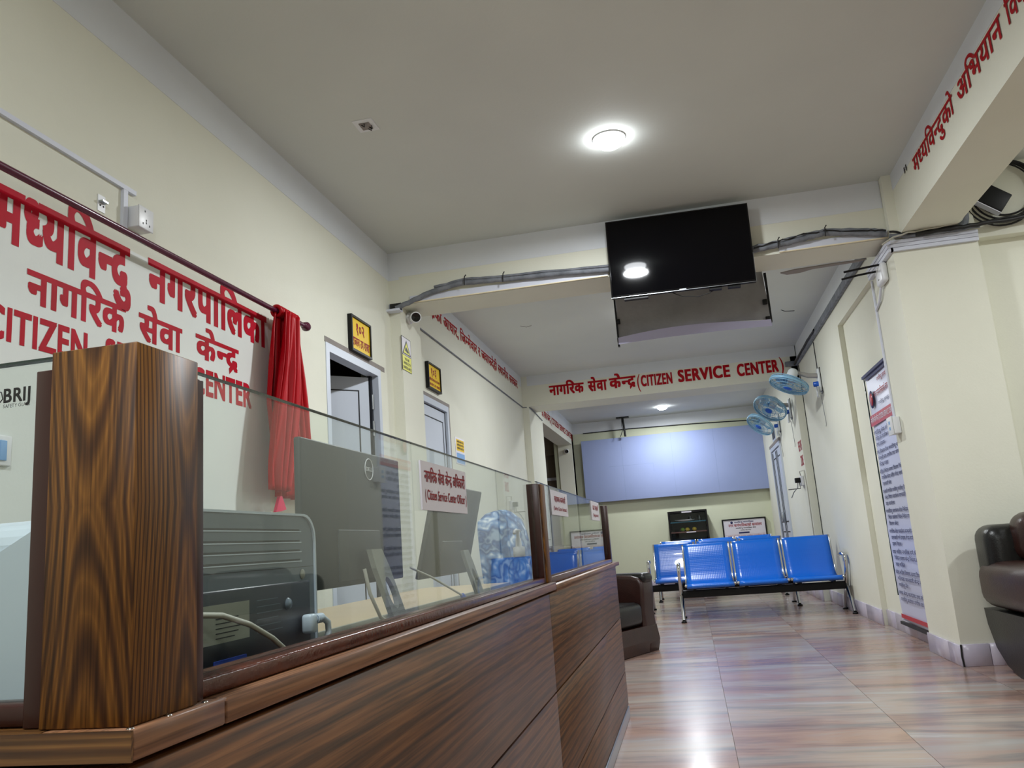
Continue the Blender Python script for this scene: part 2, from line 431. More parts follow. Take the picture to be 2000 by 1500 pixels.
# floor base and marble tiles
fl = struct('floor', MB().box(-5.0, 4.6, -4.6, 19.0, -0.12, -0.012), M['grout'])
tx0, ty0, tw, tl = -2.02, 1.9, 0.70, 1.40
tile_me = None
xs = [tx0+tw*i for i in range(8)]
for i, x in enumerate(xs):
    for j in range(-4, 10):
        y = ty0+tl*j
        if y > 15.2: continue
        if tile_me is None:
            tile = MB().box(0.001, tw-0.001, 0.001, tl-0.001, -0.012, 0.0).build('floor_tile', M['marble'], fl, local=True)
            tile_me = tile.data; tile.location = (x, y, 0)
        else:
            tile = bpy.data.objects.new('floor_tile', tile_me); link(tile, fl); tile.location = (x, y, 0)
struct('ceiling', MB().box(-5.0, 4.6, -4.6, 19.0, ZC, ZC+0.15), M['white'])
# left wall (openings: room door, corridor)
wl = MB()
wl.box(XL-0.14, XL, -4.6, 4.34, 0, ZC).box(XL-0.14, XL, 5.22, 6.12, 0, ZC).box(XL-0.14, XL, 4.34, 5.22, 2.13, ZC)
wl.box(XL-0.14, XL, 6.12, 6.90, 2.13, ZC).box(XL-0.14, XL, 6.90, 11.40, 0, ZC).box(XL-0.26, XL, 11.40, YE, ZB, ZC).box(XL-0.26, XL, 14.95, YE+.1, 0, ZB)
wall_left = struct('wall_left', wl, M['wall'])
# paint bands (real strips of white paint at the head of the walls)
bx('paint_band', M['band'], wall_left, XL, XL+0.002, -4.5, YB1, 2.85, ZC)
bx('paint_band', M['band'], wall_left, XL, XL+0.002, YB1b, YB2, 2.93, ZC)
bx('paint_band', M['band'], wall_left, XL, XL+0.002, YB2b, YE, 2.86, ZC)
bx('painted_panel', M['patch'], wall_left, XL, XL+0.0006, 0.6, 3.66, 1.0, 2.083)
# pilasters on the left
struct('column_left', MB().box(XL, XC, YB1, 5.92, 0, ZC), M['wall'])
struct('column_left', MB().box(XL, XC, YB2, YB2b+0.48, 0, ZC), M['wall'])
bx('paint_band', M['band'], bpy.data.objects['column_left'], XL, XC+0.001, YB1-0.001, YB1+0.01, 2.85, ZC)
# cross beams
beam1 = struct('beam_front', MB().box(XC, 1.47, YB1, YB1b, ZB, ZC).box(1.47, 4.6, YB1, YB1b, 2.58, ZC), M['wall'])
bx('paint_band', M['band'], beam1, XC, 1.46, YB1-0.002, YB1, 2.87, ZC)
beam2 = struct('beam_rear', MB().box(XC, 1.56, YB2, YB2b, ZB, ZC), M['wall'])
bx('paint_band', M['band'], beam2, XC, 1.50, YB2-0.002, YB2, 2.93, ZC)
beamr = struct('beam_right', MB().box(1.52, 1.85, -4.6, YB1, ZB, ZC), M['wall'])
bx('paint_band', M['band'], beamr, 1.518, 1.52, -4.5, 5.44, 2.95, ZC)
# right hand columns and walls
colr = struct('column_right', MB().box(1.47, 1.975, 5.45, 6.12, 0, ZC), M['wall'])
struct('column_right', MB().box(1.46, 1.53, 5.40, 5.46, 2.66, ZC), M['wall'])
wr = MB()
wr.box(1.555, 1.75, 6.12, 7.70, 0, 2.63).box(1.51, 1.75, 6.12, 7.70, 2.63, ZC).box(1.51, 1.75, 7.70, YB2, 0, ZC)
wr.box(1.43, 1.75, YB2, 12.55, 0, ZC).box(1.43, 1.75, 13.9, YE+.1, 0, ZC).box(1.43, 1.75, 12.55, 13.9, 2.13, ZC)
wall_right = struct('wall_right', wr, M['wall'])
bx('paint_band', M['band'], wall_right, 1.508, 1.51, 6.12, YB2, 2.90, ZC)
struct('wall_side_bay', MB().box(1.975, 4.6, 5.56, 5.75, 0, ZC), M['wall'])
struct('wall_far_right', MB().box(4.5, 4.6, -4.6, 5.56, 0, ZC), M['wall'])
struct('wall_behind', MB().box(-2.1, 4.6, -4.6, -4.5, 0, ZC), M['wall'])
# far wall
wb = struct('wall_back', MB().box(XL-0.26, 1.75, YE, YE+0.12, 0, ZC), M['wall_back'])
bx('paint_band', M['band'], wb, XL, 1.43, YE-0.002, YE, 2.86, ZC)
struct('trim_1', MB().box(-2.30, XL, 15.0, YE, 0, ZC), M['wall_back'])
# corridor behind the opening on the left
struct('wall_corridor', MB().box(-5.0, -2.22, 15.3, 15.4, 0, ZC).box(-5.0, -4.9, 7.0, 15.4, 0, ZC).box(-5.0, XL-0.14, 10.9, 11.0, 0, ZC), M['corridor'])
struct('trim_2', MB().box(-4.9, -2.3, 15.26, 15.3, 2.05, 2.10), M['trunk'])
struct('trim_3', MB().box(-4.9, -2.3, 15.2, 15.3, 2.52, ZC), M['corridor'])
# room behind door 1
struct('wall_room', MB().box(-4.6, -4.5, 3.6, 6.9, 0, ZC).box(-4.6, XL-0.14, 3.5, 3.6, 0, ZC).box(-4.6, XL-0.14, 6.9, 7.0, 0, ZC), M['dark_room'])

# doors
def door_frame(name, y0, y1, zt, x):
    d = MB().box(x-0.07, x+0.004, y0, y0+0.05, 0, zt).box(x-0.07, x+0.004, y1-0.05, y1, 0, zt).box(x-0.07, x+0.004, y0+0.05, y1-0.05, zt-0.05, zt)
    o = d.build(name, M['alu']); o['kind'] = 'structure'
    return o
d1 = door_frame('door_1', 4.34, 5.22, 2.13, XL)
bx('lintel_reveal', M['reveal'], d1, XL-0.06, XL+0.003, 4.33, 5.30, 2.13, 2.163)
# open leaf of door 1, hinged on the far jamb
leaf = bpy.data.objects.new('door_leaf', None); link(leaf, d1); leaf.location = (XL-0.06, 5.165, 0); leaf.rotation_euler = (0, 0, math.radians(45+180))
def lf(name, m, *a, p=leaf): return MB().box(*a).build(name, m, p, local=True)
lf('leaf_panel', M['alu'], 0, 0.78, -0.02, 0.02, 0.02, 2.07)
lf('leaf_gasket', M['gasket'], 0.085, 0.093, -0.023, 0.023, 0.1, 1.98)
lf('leaf_gasket', M['gasket'], 0.093, 0.70, -0.023, 0.023, 1.972, 1.98)
lf('leaf_gasket', M['reveal'], 0.30, 0.303, -0.023, 0.023, 0.1, 1.97)
MB().box(XL-0.065, XL-0.04, 5.14, 5.17, 0, 2.08).build('hinge_strip', M['gasket'], d1)
for z in (1.9, 1.72, 1.0, 0.3): MB().tube([(XL-0.035, 5.15, z-0.05), (XL-0.035, 5.15, z+0.05)], 0.011).build('hinge', M['steel'], d1)
d2 = door_frame('door_2', 6.02, 6.86, 2.12, XL)
bx('lintel_reveal', M['reveal'], d2, XL-0.01, XL+0.003, 6.0, 6.90, 2.12, 2.15)
bx('jamb_reveal', M['reveal'], d2, XL-0.01, XL+0.003, 6.86, 6.89, 0, 2.12)
bx('door_leaf', M['alu'], d2, XL-0.05, XL-0.02, 6.07, 6.81, 0.01, 2.07)
g = MB()
for a, b_, c, d in ((6.075, 6.805, 2.058, 2.066), (6.797, 6.805, 0.05, 2.066), (6.15, 6.735, 1.965, 1.973), (6.727, 6.735, 0.2, 1.973), (6.15, 6.158, 0.2, 1.973)):
    g.box(XL-0.02, XL-0.017, a, b_, c, d)
g.build('gasket', M['gasket'], d2)
d3 = MB().box(1.405, 1.47, 12.55, 12.62, 0, 2.13).box(1.405, 1.47, 13.83, 13.9, 0, 2.13).box(1.405, 1.47, 12.62, 13.83, 2.07, 2.13).build('door_3', M['alu'])
d3['kind'] = 'structure'
bx('door_leaf', M['alu'], d3, 1.425, 1.46, 12.63, 13.22, 0.01, 2.06)
bx('door_leaf', M['alu'], d3, 1.425, 1.46, 13.23, 13.82, 0.01, 2.06)
g = MB()
for y in (12.63, 12.74, 13.11, 13.22, 13.235, 13.34, 13.71, 13.82): g.box(1.42, 1.425, y-0.008, y+0.008, 0.05, 2.04)
for y0, y1 in ((12.74, 13.11), (13.34, 13.71)): g.box(1.42, 1.425, y0, y1, 1.93, 1.945).box(1.42, 1.425, y0, y1, 0.95, 0.965).box(1.42, 1.425, y0, y1, 0.8, 0.815)
g.build('gasket', M['gasket'], d3)
sbox('door_handle', M['steel'], d3, 1.38, 1.42, 13.19, 13.22, 0.95, 1.1)
bx('lintel_reveal', M['reveal'], d3, 1.40, 1.43, 12.5, 13.95, 2.13, 2.17)
v3 = MB().box(1.424, 1.43, 13.05, 13.5, 2.2, 2.42).build('window_1', M['alu']); v3['kind'] = 'structure'
bx('window_pane', M['gasket'], v3, 1.420, 1.424, 13.10, 13.45, 2.23, 2.39)

# skirting: lilac tiles on the right, cream strip
sk = bpy.data.objects.new('baseboard_right', None); link(sk); sk['kind'] = 'structure'
def sktile(*a): return sbox('skirting_tile', M['lilac'], sk, *a, r=0.002, seg=1)
sktile(1.47, 1.62, 5.436, 5.45, 0, 0.125); sktile(1.623, 1.80, 5.436, 5.45, 0, 0.125); sktile(1.803, 1.975, 5.436, 5.45, 0, 0.125)
for a, b_ in ((5.437, 5.66), (5.664, 6.12)): sktile(1.456, 1.47, a, b_, 0, 0.12)
for a, b_ in ((6.125, 6.75), (6.754, 7.38), (7.384, 7.69)): sktile(1.541, 1.555, a, b_, 0, 0.13)
for a, b_ in ((7.69, 8.3), (8.304, 8.92), (8.924, 9.54), (9.544, 10.16), (10.164, 10.39)): sktile(1.496, 1.51, a, b_, 0, 0.13)
for a, b_ in ((10.40, 11.0), (11.004, 11.62), (11.624, 12.24), (12.244, 12.54), (13.91, 14.5), (14.504, 15.19)): sktile(1.416, 1.43, a, b_, 0, 0.13)
MB().tube([(1.4665, 5.434, 0.0), (1.462, 5.434, 0.06), (1.4665, 5.434, 0.125)], 0.005, 6).build('broken_joint', M['ink'], sk)
skb = bpy.data.objects.new('baseboard_back', None); link(skb); skb['kind'] = 'structure'
for i in range(5): sbox('skirting_tile', M['lilac'], skb, -1.70+0.62*i, -1.084+0.62*i, YE-0.014, YE, 0, 0.12, r=0.002, seg=1)

# ================================================================= LETTERING ON WALLS
def lwall(t, y0, y1, zt, zb, m='red_pink', parent=None, bold=0.03, deva=True, x=XL, res=4):
    return text(t, M[m], parent or wall_left, (x+(0.0008 if y0 < 3.6 else 0.002), y0, zb), (0, y1-y0, 0), (0, 0, zt-zb), bold=bold, deva=deva, res=res)
nw = lay('नगरपालिका', 4, 0.045)[2]; mw = lay('मध्यविन्दु', 4, 0.045)[2]
wn = 3.646-2.714
lwall('नगरपालिका', 2.714, 3.646, 2.085, 1.935, bold=0.045)
lwall('मध्यविन्दु', 1.975, 2.615, 2.080, 1.914, bold=0.045)
lwall('नागरिक', 2.116, 2.589, 1.846, 1.745, bold=0.04)
lwall('सेवा', 2.663, 2.941, 1.850, 1.752, bold=0.04)
lwall('केन्द्र', 3.036, 3.381, 1.858, 1.762, bold=0.04)
lwall('CITIZEN', 1.962, 2.393, 1.700, 1.598, bold=0.04, deva=False)
lwall('SERVICE', 2.483, 2.93, 1.708, 1.605, bold=0.04, deva=False)
lwall('CENTER', 3.02, 3.492, 1.715, 1.605, bold=0.04, deva=False)
lwall('लोकतन्त्रको आधार, जिम्मेवार र जवाफदेही स्थानीय सरकार', 5.98, 10.15, 2.955, 2.865, m='red', bold=0.03)
lwall('नागरिक सेवा केन्द्र (', 11.55, 12.75, 2.85, 2.75, m='red', bold=0.03)
lwall('CITIZEN SERVICE CENTER)', 12.8, 15.1, 2.86, 2.76, m='red', bold=0.03, deva=False)
def fy(t, x0, x1, z0t, z1t, h, m='red', parent=beam2, bold=0.045, deva=True, y=YB2-0.003):
    # headline may drift in height from left to right
    return text(t, M[m], parent, (x0, y, z0t-h), (x1-x0, 0, z1t-z0t), (0, 0, h), bold=bold, deva=deva, res=4)
fy('नागरिक', -1.594, -1.137, 2.894, 2.892, 0.12)
fy('सेवा', -1.085, -0.838, 2.896, 2.896, 0.125)
fy('केन्द्र', -0.81, -0.469, 2.903, 2.905, 0.125)
fy('(', -0.455, -0.415, 2.92, 2.92, 0.17, deva=False, bold=0.0)
fy('CITIZEN', -0.406, -0.012, 2.898, 2.895, 0.135, deva=False, bold=0.05)
fy('SERVICE', 0.06, 0.70, 2.912, 2.91, 0.145, deva=False, bold=0.05)
fy('CENTER', 0.785, 1.284, 2.902, 2.908, 0.145, deva=False, bold=0.05)
fy(')', 1.30, 1.345, 2.935, 2.935, 0.18, deva=False, bold=0.0)
def fr(t, ya, yb, zt, h, m='red', parent=beamr, bold=0.02, deva=True, x=1.518):
    return text(t, M[m], parent, (x-0.001, ya, zt-h), (0, yb-ya, 0), (0, 0, h), bold=bold, deva=deva, res=4)
fr('मध्यविन्दुको', 4.916, 4.162, 2.935, 0.095)
fr('अभियान', 4.089, 3.498, 2.935, 0.10)
fr('विकासको', 3.445, 2.95, 2.935, 0.10)
fr('"', 5.10, 5.04, 2.965, 0.11, deva=False, m='ink', bold=0)
fr('FREE WIFI', 10.75, 10.45, 1.90, 0.12, parent=wall_right, deva=False, x=1.43, bold=0.03, m='red')
fr('ZONE', 10.70, 10.47, 1.72, 0.12, parent=wall_right, deva=False, x=1.43, bold=0.03, m='red')

# ================================================================= LAMPS
for i, (x, y, k) in enumerate(LAMPS):
    lab = ['round lit ceiling lamp nearest the camera, left of the television', 'lit ceiling lamp hidden behind the television',
           'small round lit ceiling lamp in the farthest bay, above the pale blue board', 'added ceiling lamp, unseen behind the lettered beam, to light the far bay',
           'lit ceiling lamp above the near end of the counter', 'lit ceiling lamp behind the camera', 'lit ceiling lamp in the side bay by the router box', 'lit ceiling lamp in the side bay behind the camera'][i]
    t = thing('ceiling_lamp', lab, 'lamp', (x, y, ZC), 0, 'round ceiling lamps')
    MB().lathe([(0.0885, 0.0), (0.093, 0.0), (0.092, -0.006), (0.0885, -0.008)], (0, 0, 0), 32).build('lamp_rim', M['plastic_white'], t, local=True)
    MB().lathe([(0.088, -0.0), (0.087, -0.014), (0.078, -0.034), (0.052, -0.052), (0.0, -0.060)], (0, 0, 0), 32).build('diffuser', M['light_on'], t, local=True)
    ld = bpy.data.lights.new('lamp_light', 'AREA'); ld.shape = 'DISK'; ld.size = 0.19; ld.energy = LAMP_W*k; ld.color = (0.94, 0.98, 1.0)
    lo = bpy.data.objects.new('lamp_light', ld); link(lo, t); lo.location = (0, 0, -0.066)

# ================================================================= COUNTER
CX = -0.394            # outer face of ledge
ct = thing('reception_counter', 'long brown wood laminate reception counter with glass screens, running along the left side', 'counter', (-0.45, 2.4, 0))
PX = -0.400
# front panels, long side: three rows with recessed joints, two columns plus end piece
ys = [0.545, 2.305, 4.37]
rows = [(0.06, 0.218), (0.222, 0.478), (0.482, 0.738)]
for a, b_ in zip(ys[:-1], ys[1:]):
    for z0, z1 in rows:
        MB().rbox(PX-0.018, PX, a+0.002, b_-0.002, z0, z1, r=0.0015, seg=1).build('front_panel', M['panel_wood'], ct)
for z0, z1 in rows:
    MB().rbox(-1.95, PX-0.020, 0.545, 0.563, z0, z1, r=0.0015, seg=1).build('front_panel', M['panel_wood'], ct)
bx('carcass', M['frame_dark'], ct, -0.47, PX-0.019, 0.565, 4.36, 0.0, 0.742)
bx('carcass', M['frame_dark'], ct, -1.95, -0.47, 0.565, 0.66, 0.0, 0.742)
sbox('plinth', M['steel'], ct, -0.415, -0.396, 0.56, 4.36, 0.0, 0.055)
# ledge trims
def ledge(x0, x1, y0, y1, z0=0.744, z1=0.765):
    return MB().rbox(x0, x1, y0, y1, z0, z1, r=0.0015, seg=1).build('ledge_trim', M['ledge'], ct)
M['ledge'] = wood('warm_brown_trim', (100, 64, 38), (128, 86, 56), (142, 100, 70), 'Y', 16.0, 0.42, 0.05, dist=2.5)
M['ledge_x'] = wood('warm_brown_trim_cross', (72, 44, 20), (104, 68, 32), (128, 90, 46), 'X', 60.0, 0.33, 0.05, dist=1.5)
ledge(-0.47, CX, 0.5375, 0.655); ledge(-0.47, CX, 0.6575, 2.40); ledge(-0.47, CX, 2.4025, 4.53, 0.738, 0.757)
MB().box(-0.4705, CX, 0.535, 0.5372, 0.744, 0.765).box(-1.95, -0.4705, 0.535, 0.66, 0.744, 0.765).build('ledge_trim', M['ledge_x'], ct)
# corner post with maroon glass channels, middle and end posts
def post(x0, x1, y0, y1, z0, z1): return MB().rbox(x0, x1, y0, y1, z0, z1, r=0.0008, seg=1).build('post', M['post_wood'], ct)
post(-0.478, -0.402, 0.545, 0.627, 0.7655, 1.048)
sbox('glass_channel', M['frame_dark'], ct, -0.4405, -0.408, 0.6275, 0.645, 0.7655, 1.036, r=0.001)
sbox('glass_channel', M['frame_dark'], ct, -0.497, -0.4785, 0.551, 0.585, 0.7655, 1.036, r=0.001)
post(-0.445, -0.408, 2.345, 2.41, 0.766, 1.045)
sbox('glass_channel', M['frame_dark'], ct, -0.446, -0.412, 2.32, 2.3445, 0.766, 1.045, r=0.001)
post(-0.440, -0.415, 4.345, 4.385, 0.758, 1.05)
sbox('glass_channel', M['frame_dark'], ct, -0.446, -0.412, 4.31, 4.3445, 0.758, 1.05, r=0.001)
# sill rails under the glass
sbox('sill_rail', M['rail_wood'], ct, -0.452, -0.412, 0.646, 2.319, 0.7655, 0.782, r=0.003)
sbox('sill_rail', M['rail_wood'], ct, -0.452, -0.412, 2.411, 4.309, 0.758, 0.778, r=0.003)
sbox('sill_rail', M['frame_dark'], ct, -1.95, -0.498, 0.556, 0.585, 0.7655, 0.782, r=0.003)
# glass panes with dark polished top edge
def pane(*a):
    p = bx('glass_pane', M['glass'], ct, *a); return p
p1 = pane(-0.4335, -0.4285, 0.6455, 2.3195, 0.782, 1.0495); bx('polished_edge', M['glass_edge'], p1, -0.4337, -0.4283, 0.62, 2.3195, 1.0495, 1.0508)
p2 = pane(-0.4335, -0.4285, 2.4105, 4.3095, 0.778, 1.056); bx('polished_edge', M['glass_edge'], p2, -0.4337, -0.4283, 2.40, 4.3095, 1.056, 1.0573)
p3 = pane(-1.95, -0.4975, 0.567, 0.573, 0.782, 1.0495); bx('polished_edge', M['glass_edge'], p3, -1.95, -0.47, 0.5665, 0.5735, 1.0495, 1.0515)
text('BRIJ', M['ink'], p3, (-0.541, 0.5665, 1.0175), (0.0255, 0, 0), (0, 0, 0.0115), name='glass_mark', bold=0.03, deva=False, lift=0.0005)
text('SAFETY GLASS', M['ink'], p3, (-0.541, 0.5665, 1.0130), (0.0255, 0, 0), (0, 0, 0.003), name='glass_mark', bold=0.0, deva=False, lift=0.0005)
MB().torus((-0.548, 0.5662, 1.0225), 0.006, 0.0006, (0, 1, 0), 6, 4).build('glass_mark', M['ink'], p3)
for x, y in ((-0.4, 0.542), (-0.4, 0.586), (-0.4025, 0.638)):
    MB().lathe([(0.0, 0.0012), (0.002, 0.0012), (0.003, 0.0)], (x, y, 0.765), 10).build('screw', M['chrome'], ct)

# paper notices stuck on the glass
def glass_sign(y0, y1, z0, z1, lines, label, dz=0.0):
    t = thing('notice', label, 'sign', (-0.424, (y0+y1)/2, z0), 0, 'white notices on the counter glass')
    MB().prism([(y0, z0), (y1, z0+dz), (y1, z1+dz), (y0, z1)], -0.4275, -0.4245, 'x').build('sheet', M['sign_white'], t)
    h = z1-z0
    for (s, a, b_, q0, q1, dv) in lines:
        text(s, M['sign_red'], t, (-0.4244, y0+(y1-y0)*a, z0+h*q0+dz*a), (0, (y1-y0)*(b_-a), dz), (0, 0, h*(q1-q0)), bold=0.022, deva=dv, lift=0.0005)
glass_sign(1.300, 1.582, 0.942, 1.024, [('नागरिक सेवा केन्द्र अधिकारी', .06, .96, .58, .80, True), ('( Citizen Service Center Officer )', .06, .98, .22, .42, False)],
           'large white notice with red lettering on the near glass pane, reading Citizen Service Center Officer')
glass_sign(2.63, 2.98, 0.965, 1.045, [('सहायक कर्मचारी', .15, .85, .55, .76, True), ('( Service Center Assistant )', .08, .92, .2, .36, False)],
           'small white notice with two red lines on the second glass pane beside the middle post')
glass_sign(3.73, 4.05, 0.967, 1.053, [('दर्ता चलानी', .15, .85, .55, .76, True), ('( Registration )', .15, .85, .2, .36, False)],
           'small white notice on the second glass pane near its far end')

# ================================================================= DESK AND WHAT STANDS ON IT
dk = thing('desk', 'beige laminate desk behind the counter glass', 'desk', (-0.95, 2.3, 0))
sbox('desktop', M['desk'], dk, -1.38, -0.935, 0.72, 4.2, 0.682, 0.70, r=0.002)
sbox('edge_band', M['desk_edge'], dk, -0.934, -0.925, 0.72, 4.2, 0.681, 0.7005, r=0.001)
sbox('dark_gap_shelf', M['black'], dk, -1.36, -0.485, 0.72, 4.2, 0.66, 0.6805, r=0.002)  # added shelf under the machines; its black stands in for the gap's shade
for y in (0.8, 2.4, 4.1): sbox('leg', M['desk_edge'], dk, -1.28, -0.52, y, y+0.03, 0, 0.659, r=0.002)
# printer: body is a rounded profile extruded across
pr = thing('printer', 'grey laser printer with slotted back standing behind the near glass pane', 'printer', (-0.7, 0.92, 0.6805))
def rprof(y0, y1, z0, z1, r, n=6):
    pts = [(y0, z0), (y1, z0)]
    pts += [(y1-r+r*math.cos(a), z1-r+r*math.sin(a)) for a in [PI/2*i/n for i in range(n+1)]]
    pts += [(y0+r+r*math.cos(a), z1-r+r*math.sin(a)) for a in [PI/2+PI/2*i/n for i in range(n+1)]]
    return pts
MB().prism(rprof(0.745, 1.097, 0.70, 0.934, 0.035), -0.86, -0.523, 'x').build('body', M['printer_grey'], pr)
MB().prism(rprof(1.097, 1.101, 0.70, 0.934, 0.001), -0.86, -0.53, 'x').build('side_panel', M['printer_light'], pr)
# outer shell outline, a thin raised rim around the back
def rim(pts, th, x0, x1):
    b = MB(); P = pts; n = len(P)
    cx = sum(p[0] for p in P)/n; cz = sum(p[1] for p in P)/n
    Q = [(p[0]+(0.0035 if p[0] > cx else -0.0035), p[1]+(0.003 if p[1] > cz else 0)) for p in P]
    for i in range(n-1):
        i0, i1 = i, i+1
        b.add([(x0, *P[i0]), (x0, *P[i1]), (x0, *Q[i1]), (x0, *Q[i0]), (x1, *P[i0]), (x1, *P[i1]), (x1, *Q[i1]), (x1, *Q[i0])],
              [(0, 1, 2, 3), (7, 6, 5, 4), (0, 4, 5, 1), (2, 6, 7, 3)])
    return b
rim(rprof(0.745, 1.097, 0.70, 0.934, 0.035)[1:], 0.003, -0.86, -0.520).build('shell_rim', M['printer_light'], pr)
MB().prism([(-0.86, 0.70), (-0.53, 0.70), (-0.53, 0.925), (-0.66, 0.925), (-0.70, 0.905), (-0.86, 0.87)], 0.738, 0.7445, 'y').build('side_panel', M['printer_light'], pr)
for k, z in enumerate((0.915, 0.9005, 0.888, 0.8755)):
    bx('vent_slot', M['ink'], pr, -0.5228, -0.5222, 0.76, 1.055, z-0.0012, z+0.0012)
    bx('vent_lip', M['printer_light'], pr, -0.5228, -0.5205, 0.76, 1.057, z-0.0026, z-0.0014)
bx('seam', M['ink'], pr, -0.5232, -0.5222, 0.75, 1.095, 0.8655, 0.8661)
MB().rbox(-0.545, -0.521, 0.75, 1.083, 0.702, 0.848, r=0.004, seg=2).build('rear_cover', M['printer_dark'], pr)
bx('rating_label', M['desk_edge'], pr, -0.5209, -0.5206, 0.79, 0.918, 0.79, 0.832)
for k in range(5): bx('label_line', M['ink'], pr, -0.5206, -0.5203, 0.846, 0.885+0.008*(k % 3), 0.795+0.0052*k, 0.7962+0.0052*k)
for k in range(6): bx('vent_slot', M['printer_grey'], pr, -0.5209, -0.5205, 0.935, 1.0-0.006*(k % 3), 0.792+0.0075*k, 0.7928+0.0075*k)
MB().lathe([(0.0, 0.001), (0.006, 0.001), (0.007, 0.0)], (-0.5225, 1.062, 0.856), 16, (1, 0, 0)).build('button', M['desk_edge'], pr)
MB().lathe([(0.0, 0.004), (0.006, 0.003), (0.008, 0.0)], (-0.521, 1.016, 0.82), 16, (1, 0, 0)).build('button', M['printer_grey'], pr)
MB().box(-0.5225, -0.520, 0.842, 0.91, 0.715, 0.772).build('connector_panel', mat('blue_connector', (40, 70, 170), 0.4), pr)
for y in (0.85, 0.868, 0.886): MB().box(-0.5198, -0.519, y, y+0.008, 0.745, 0.765).build('port', M['ink'], pr)
cb = thing('printer_cable', 'pale grey cable arching across the back of the printer', 'cable', (-0.5, 0.85, 0.68))
MB().tube([(-0.515, 0.79, 0.826), (-0.497, 0.82, 0.822), (-0.487, 0.86, 0.808), (-0.482, 0.90, 0.789), (-0.48, 0.935, 0.768), (-0.482, 0.95, 0.74), (-0.50, 0.96, 0.70)], 0.0032).build('cord', M['cable_white'], cb)
cb = thing('power_cable', 'bluish grey plug and cable at the right corner of the printer', 'cable', (-0.5, 1.06, 0.68))
sbox('plug', M['printer_light'], cb, -0.5195, -0.503, 1.048, 1.066, 0.778, 0.803)
MB().tube([(-0.508, 1.067, 0.795), (-0.506, 1.085, 0.796), (-0.504, 1.098, 0.788), (-0.504, 1.10, 0.775), (-0.505, 1.09, 0.763), (-0.507, 1.06, 0.75), (-0.51, 1.0, 0.735)], 0.0045).build('cord', M['printer_light'], cb)
for k in range(5): MB().torus((-0.5075, 1.069+0.004*k, 0.7955), 0.0055, 0.0012, (0.1, 1, 0), 14, 5).build('strain_relief', M['printer_light'], cb)

# monitors
def monitor(name, label, y0, y1, z0, z1, x, tilt=0.0, logo=True):
    t = thing(name, label, 'monitor', (x-0.05, (y0+y1)/2, 0.6805), 0, 'desk monitors seen from behind')
    w2 = (y1-y0)/2; H0 = z0-0.6805; H1 = z1-0.6805
    mt = Matrix.Translation((0, 0, (H0+H1)/2)) @ Matrix.Rotation(tilt, 4, 'Y') @ Matrix.Translation((0, 0, -(H0+H1)/2))
    MB().rbox(0.034, 0.05, -w2, w2, H0, H1, r=0.004, seg=2).xf(mt).build('housing', M['monitor'], t, local=True)
    MB().box(0.0325, 0.034, -w2+0.01, w2-0.01, H0+0.015, H1-0.01).xf(mt).build('screen', M['black_gloss'], t, local=True)
    MB().rbox(0.0485, 0.054, -0.12, 0.12, H0+0.01, H0+0.12, r=0.002).xf(mt).build('rear_hump', M['monitor'], t, local=True)
    # stand with an oval cable hole
    def pt(y, z): return (0.062+(H0+0.10-z)*0.22, y+0.02+(H0+0.1-z)*0.3, z)
    n = 20; hc = H0-0.025; b = MB()
    inner = [(0.024*math.cos(2*PI*k/n), hc+0.036*math.sin(2*PI*k/n)) for k in range(n)]
    outer = []
    for k in range(n):
        c, s_ = math.cos(2*PI*k/n), math.sin(2*PI*k/n); q = max(abs(c)/0.042, abs(s_)/0.10); outer.append((c/q, hc+0.0+s_/q))
    for dx in (0.0, 0.012):
        off = Vector((dx, 0, 0))
        vs = [Vector(pt(*p))+off for p in inner]+[Vector(pt(*p))+off for p in outer]
        b.add(vs, [(k, (k+1) % n, n+(k+1) % n, n+k) for k in range(n)])
    nn = 2*n
    for k in range(n):
        k2 = (k+1) % n
        b.f.append([k, k2, nn+k2, nn+k]); b.sm.append(False); b.f.append([n+k, n+k2, nn+n+k2, nn+n+k]); b.sm.append(False)
    b.build('stand', M['monitor_stand'], t, local=True)
    MB().rbox(-0.05, 0.13, -0.11, 0.11, 0.0, 0.012, r=0.004).build('stand_base', M['monitor_stand'], t, local=True)
    if logo:
        ty = 0.045
        MB().torus((0.0515, ty+0.025, (H0+H1)/2+0.112), 0.025, 0.0013, (1, 0, 0), 32, 5).build('logo', M['plastic_white'], t, local=True)
        o = text('DELL', M['plastic_white'], None, (0.0515, ty+0.005, (H0+H1)/2+0.108), (0, 0.04, 0), (0, 0, 0.009), name='logo', bold=0.02, deva=False)
        o.parent = t
    return t
monitor('monitor', 'large dark grey monitor seen from behind, right of the printer, round logo on its back', 1.497, 2.066, 0.815, 1.118, -0.735)
monitor('monitor', 'second dark grey monitor seen from behind, past the large white notice', 2.50, 3.08, 0.80, 1.105, -0.80, math.radians(14))
cb = thing('monitor_cable', 'grey cable hanging from the near monitor to the desk', 'cable', (-0.68, 1.7, 0.6805))
MB().tube([(-0.66, 1.62, 0.85), (-0.652, 1.625, 0.80), (-0.645, 1.66, 0.75), (-0.64, 1.75, 0.715), (-0.63, 1.9, 0.695), (-0.60, 2.05, 0.688)], 0.004).build('cord', M['cable_white'], cb)
cb = thing('video_cable', 'pale cable with blue plug between the two monitors', 'cable', (-0.62, 2.1, 0.6805))
MB().tube([(-0.70, 2.02, 0.84), (-0.67, 2.1, 0.81), (-0.64, 2.17, 0.775), (-0.62, 2.2, 0.755)], 0.003).build('cord', M['cable_white'], cb)
MB().tube([(-0.62, 2.2, 0.757), (-0.612, 2.22, 0.73), (-0.61, 2.22, 0.70)], [0.006, 0.012, 0.006]).build('plug', M['fan_knob'], cb)
cb = thing('loose_cable', 'thin cable lying in loops on the desk behind the glass', 'cable', (-0.7, 2.6, 0.6805))
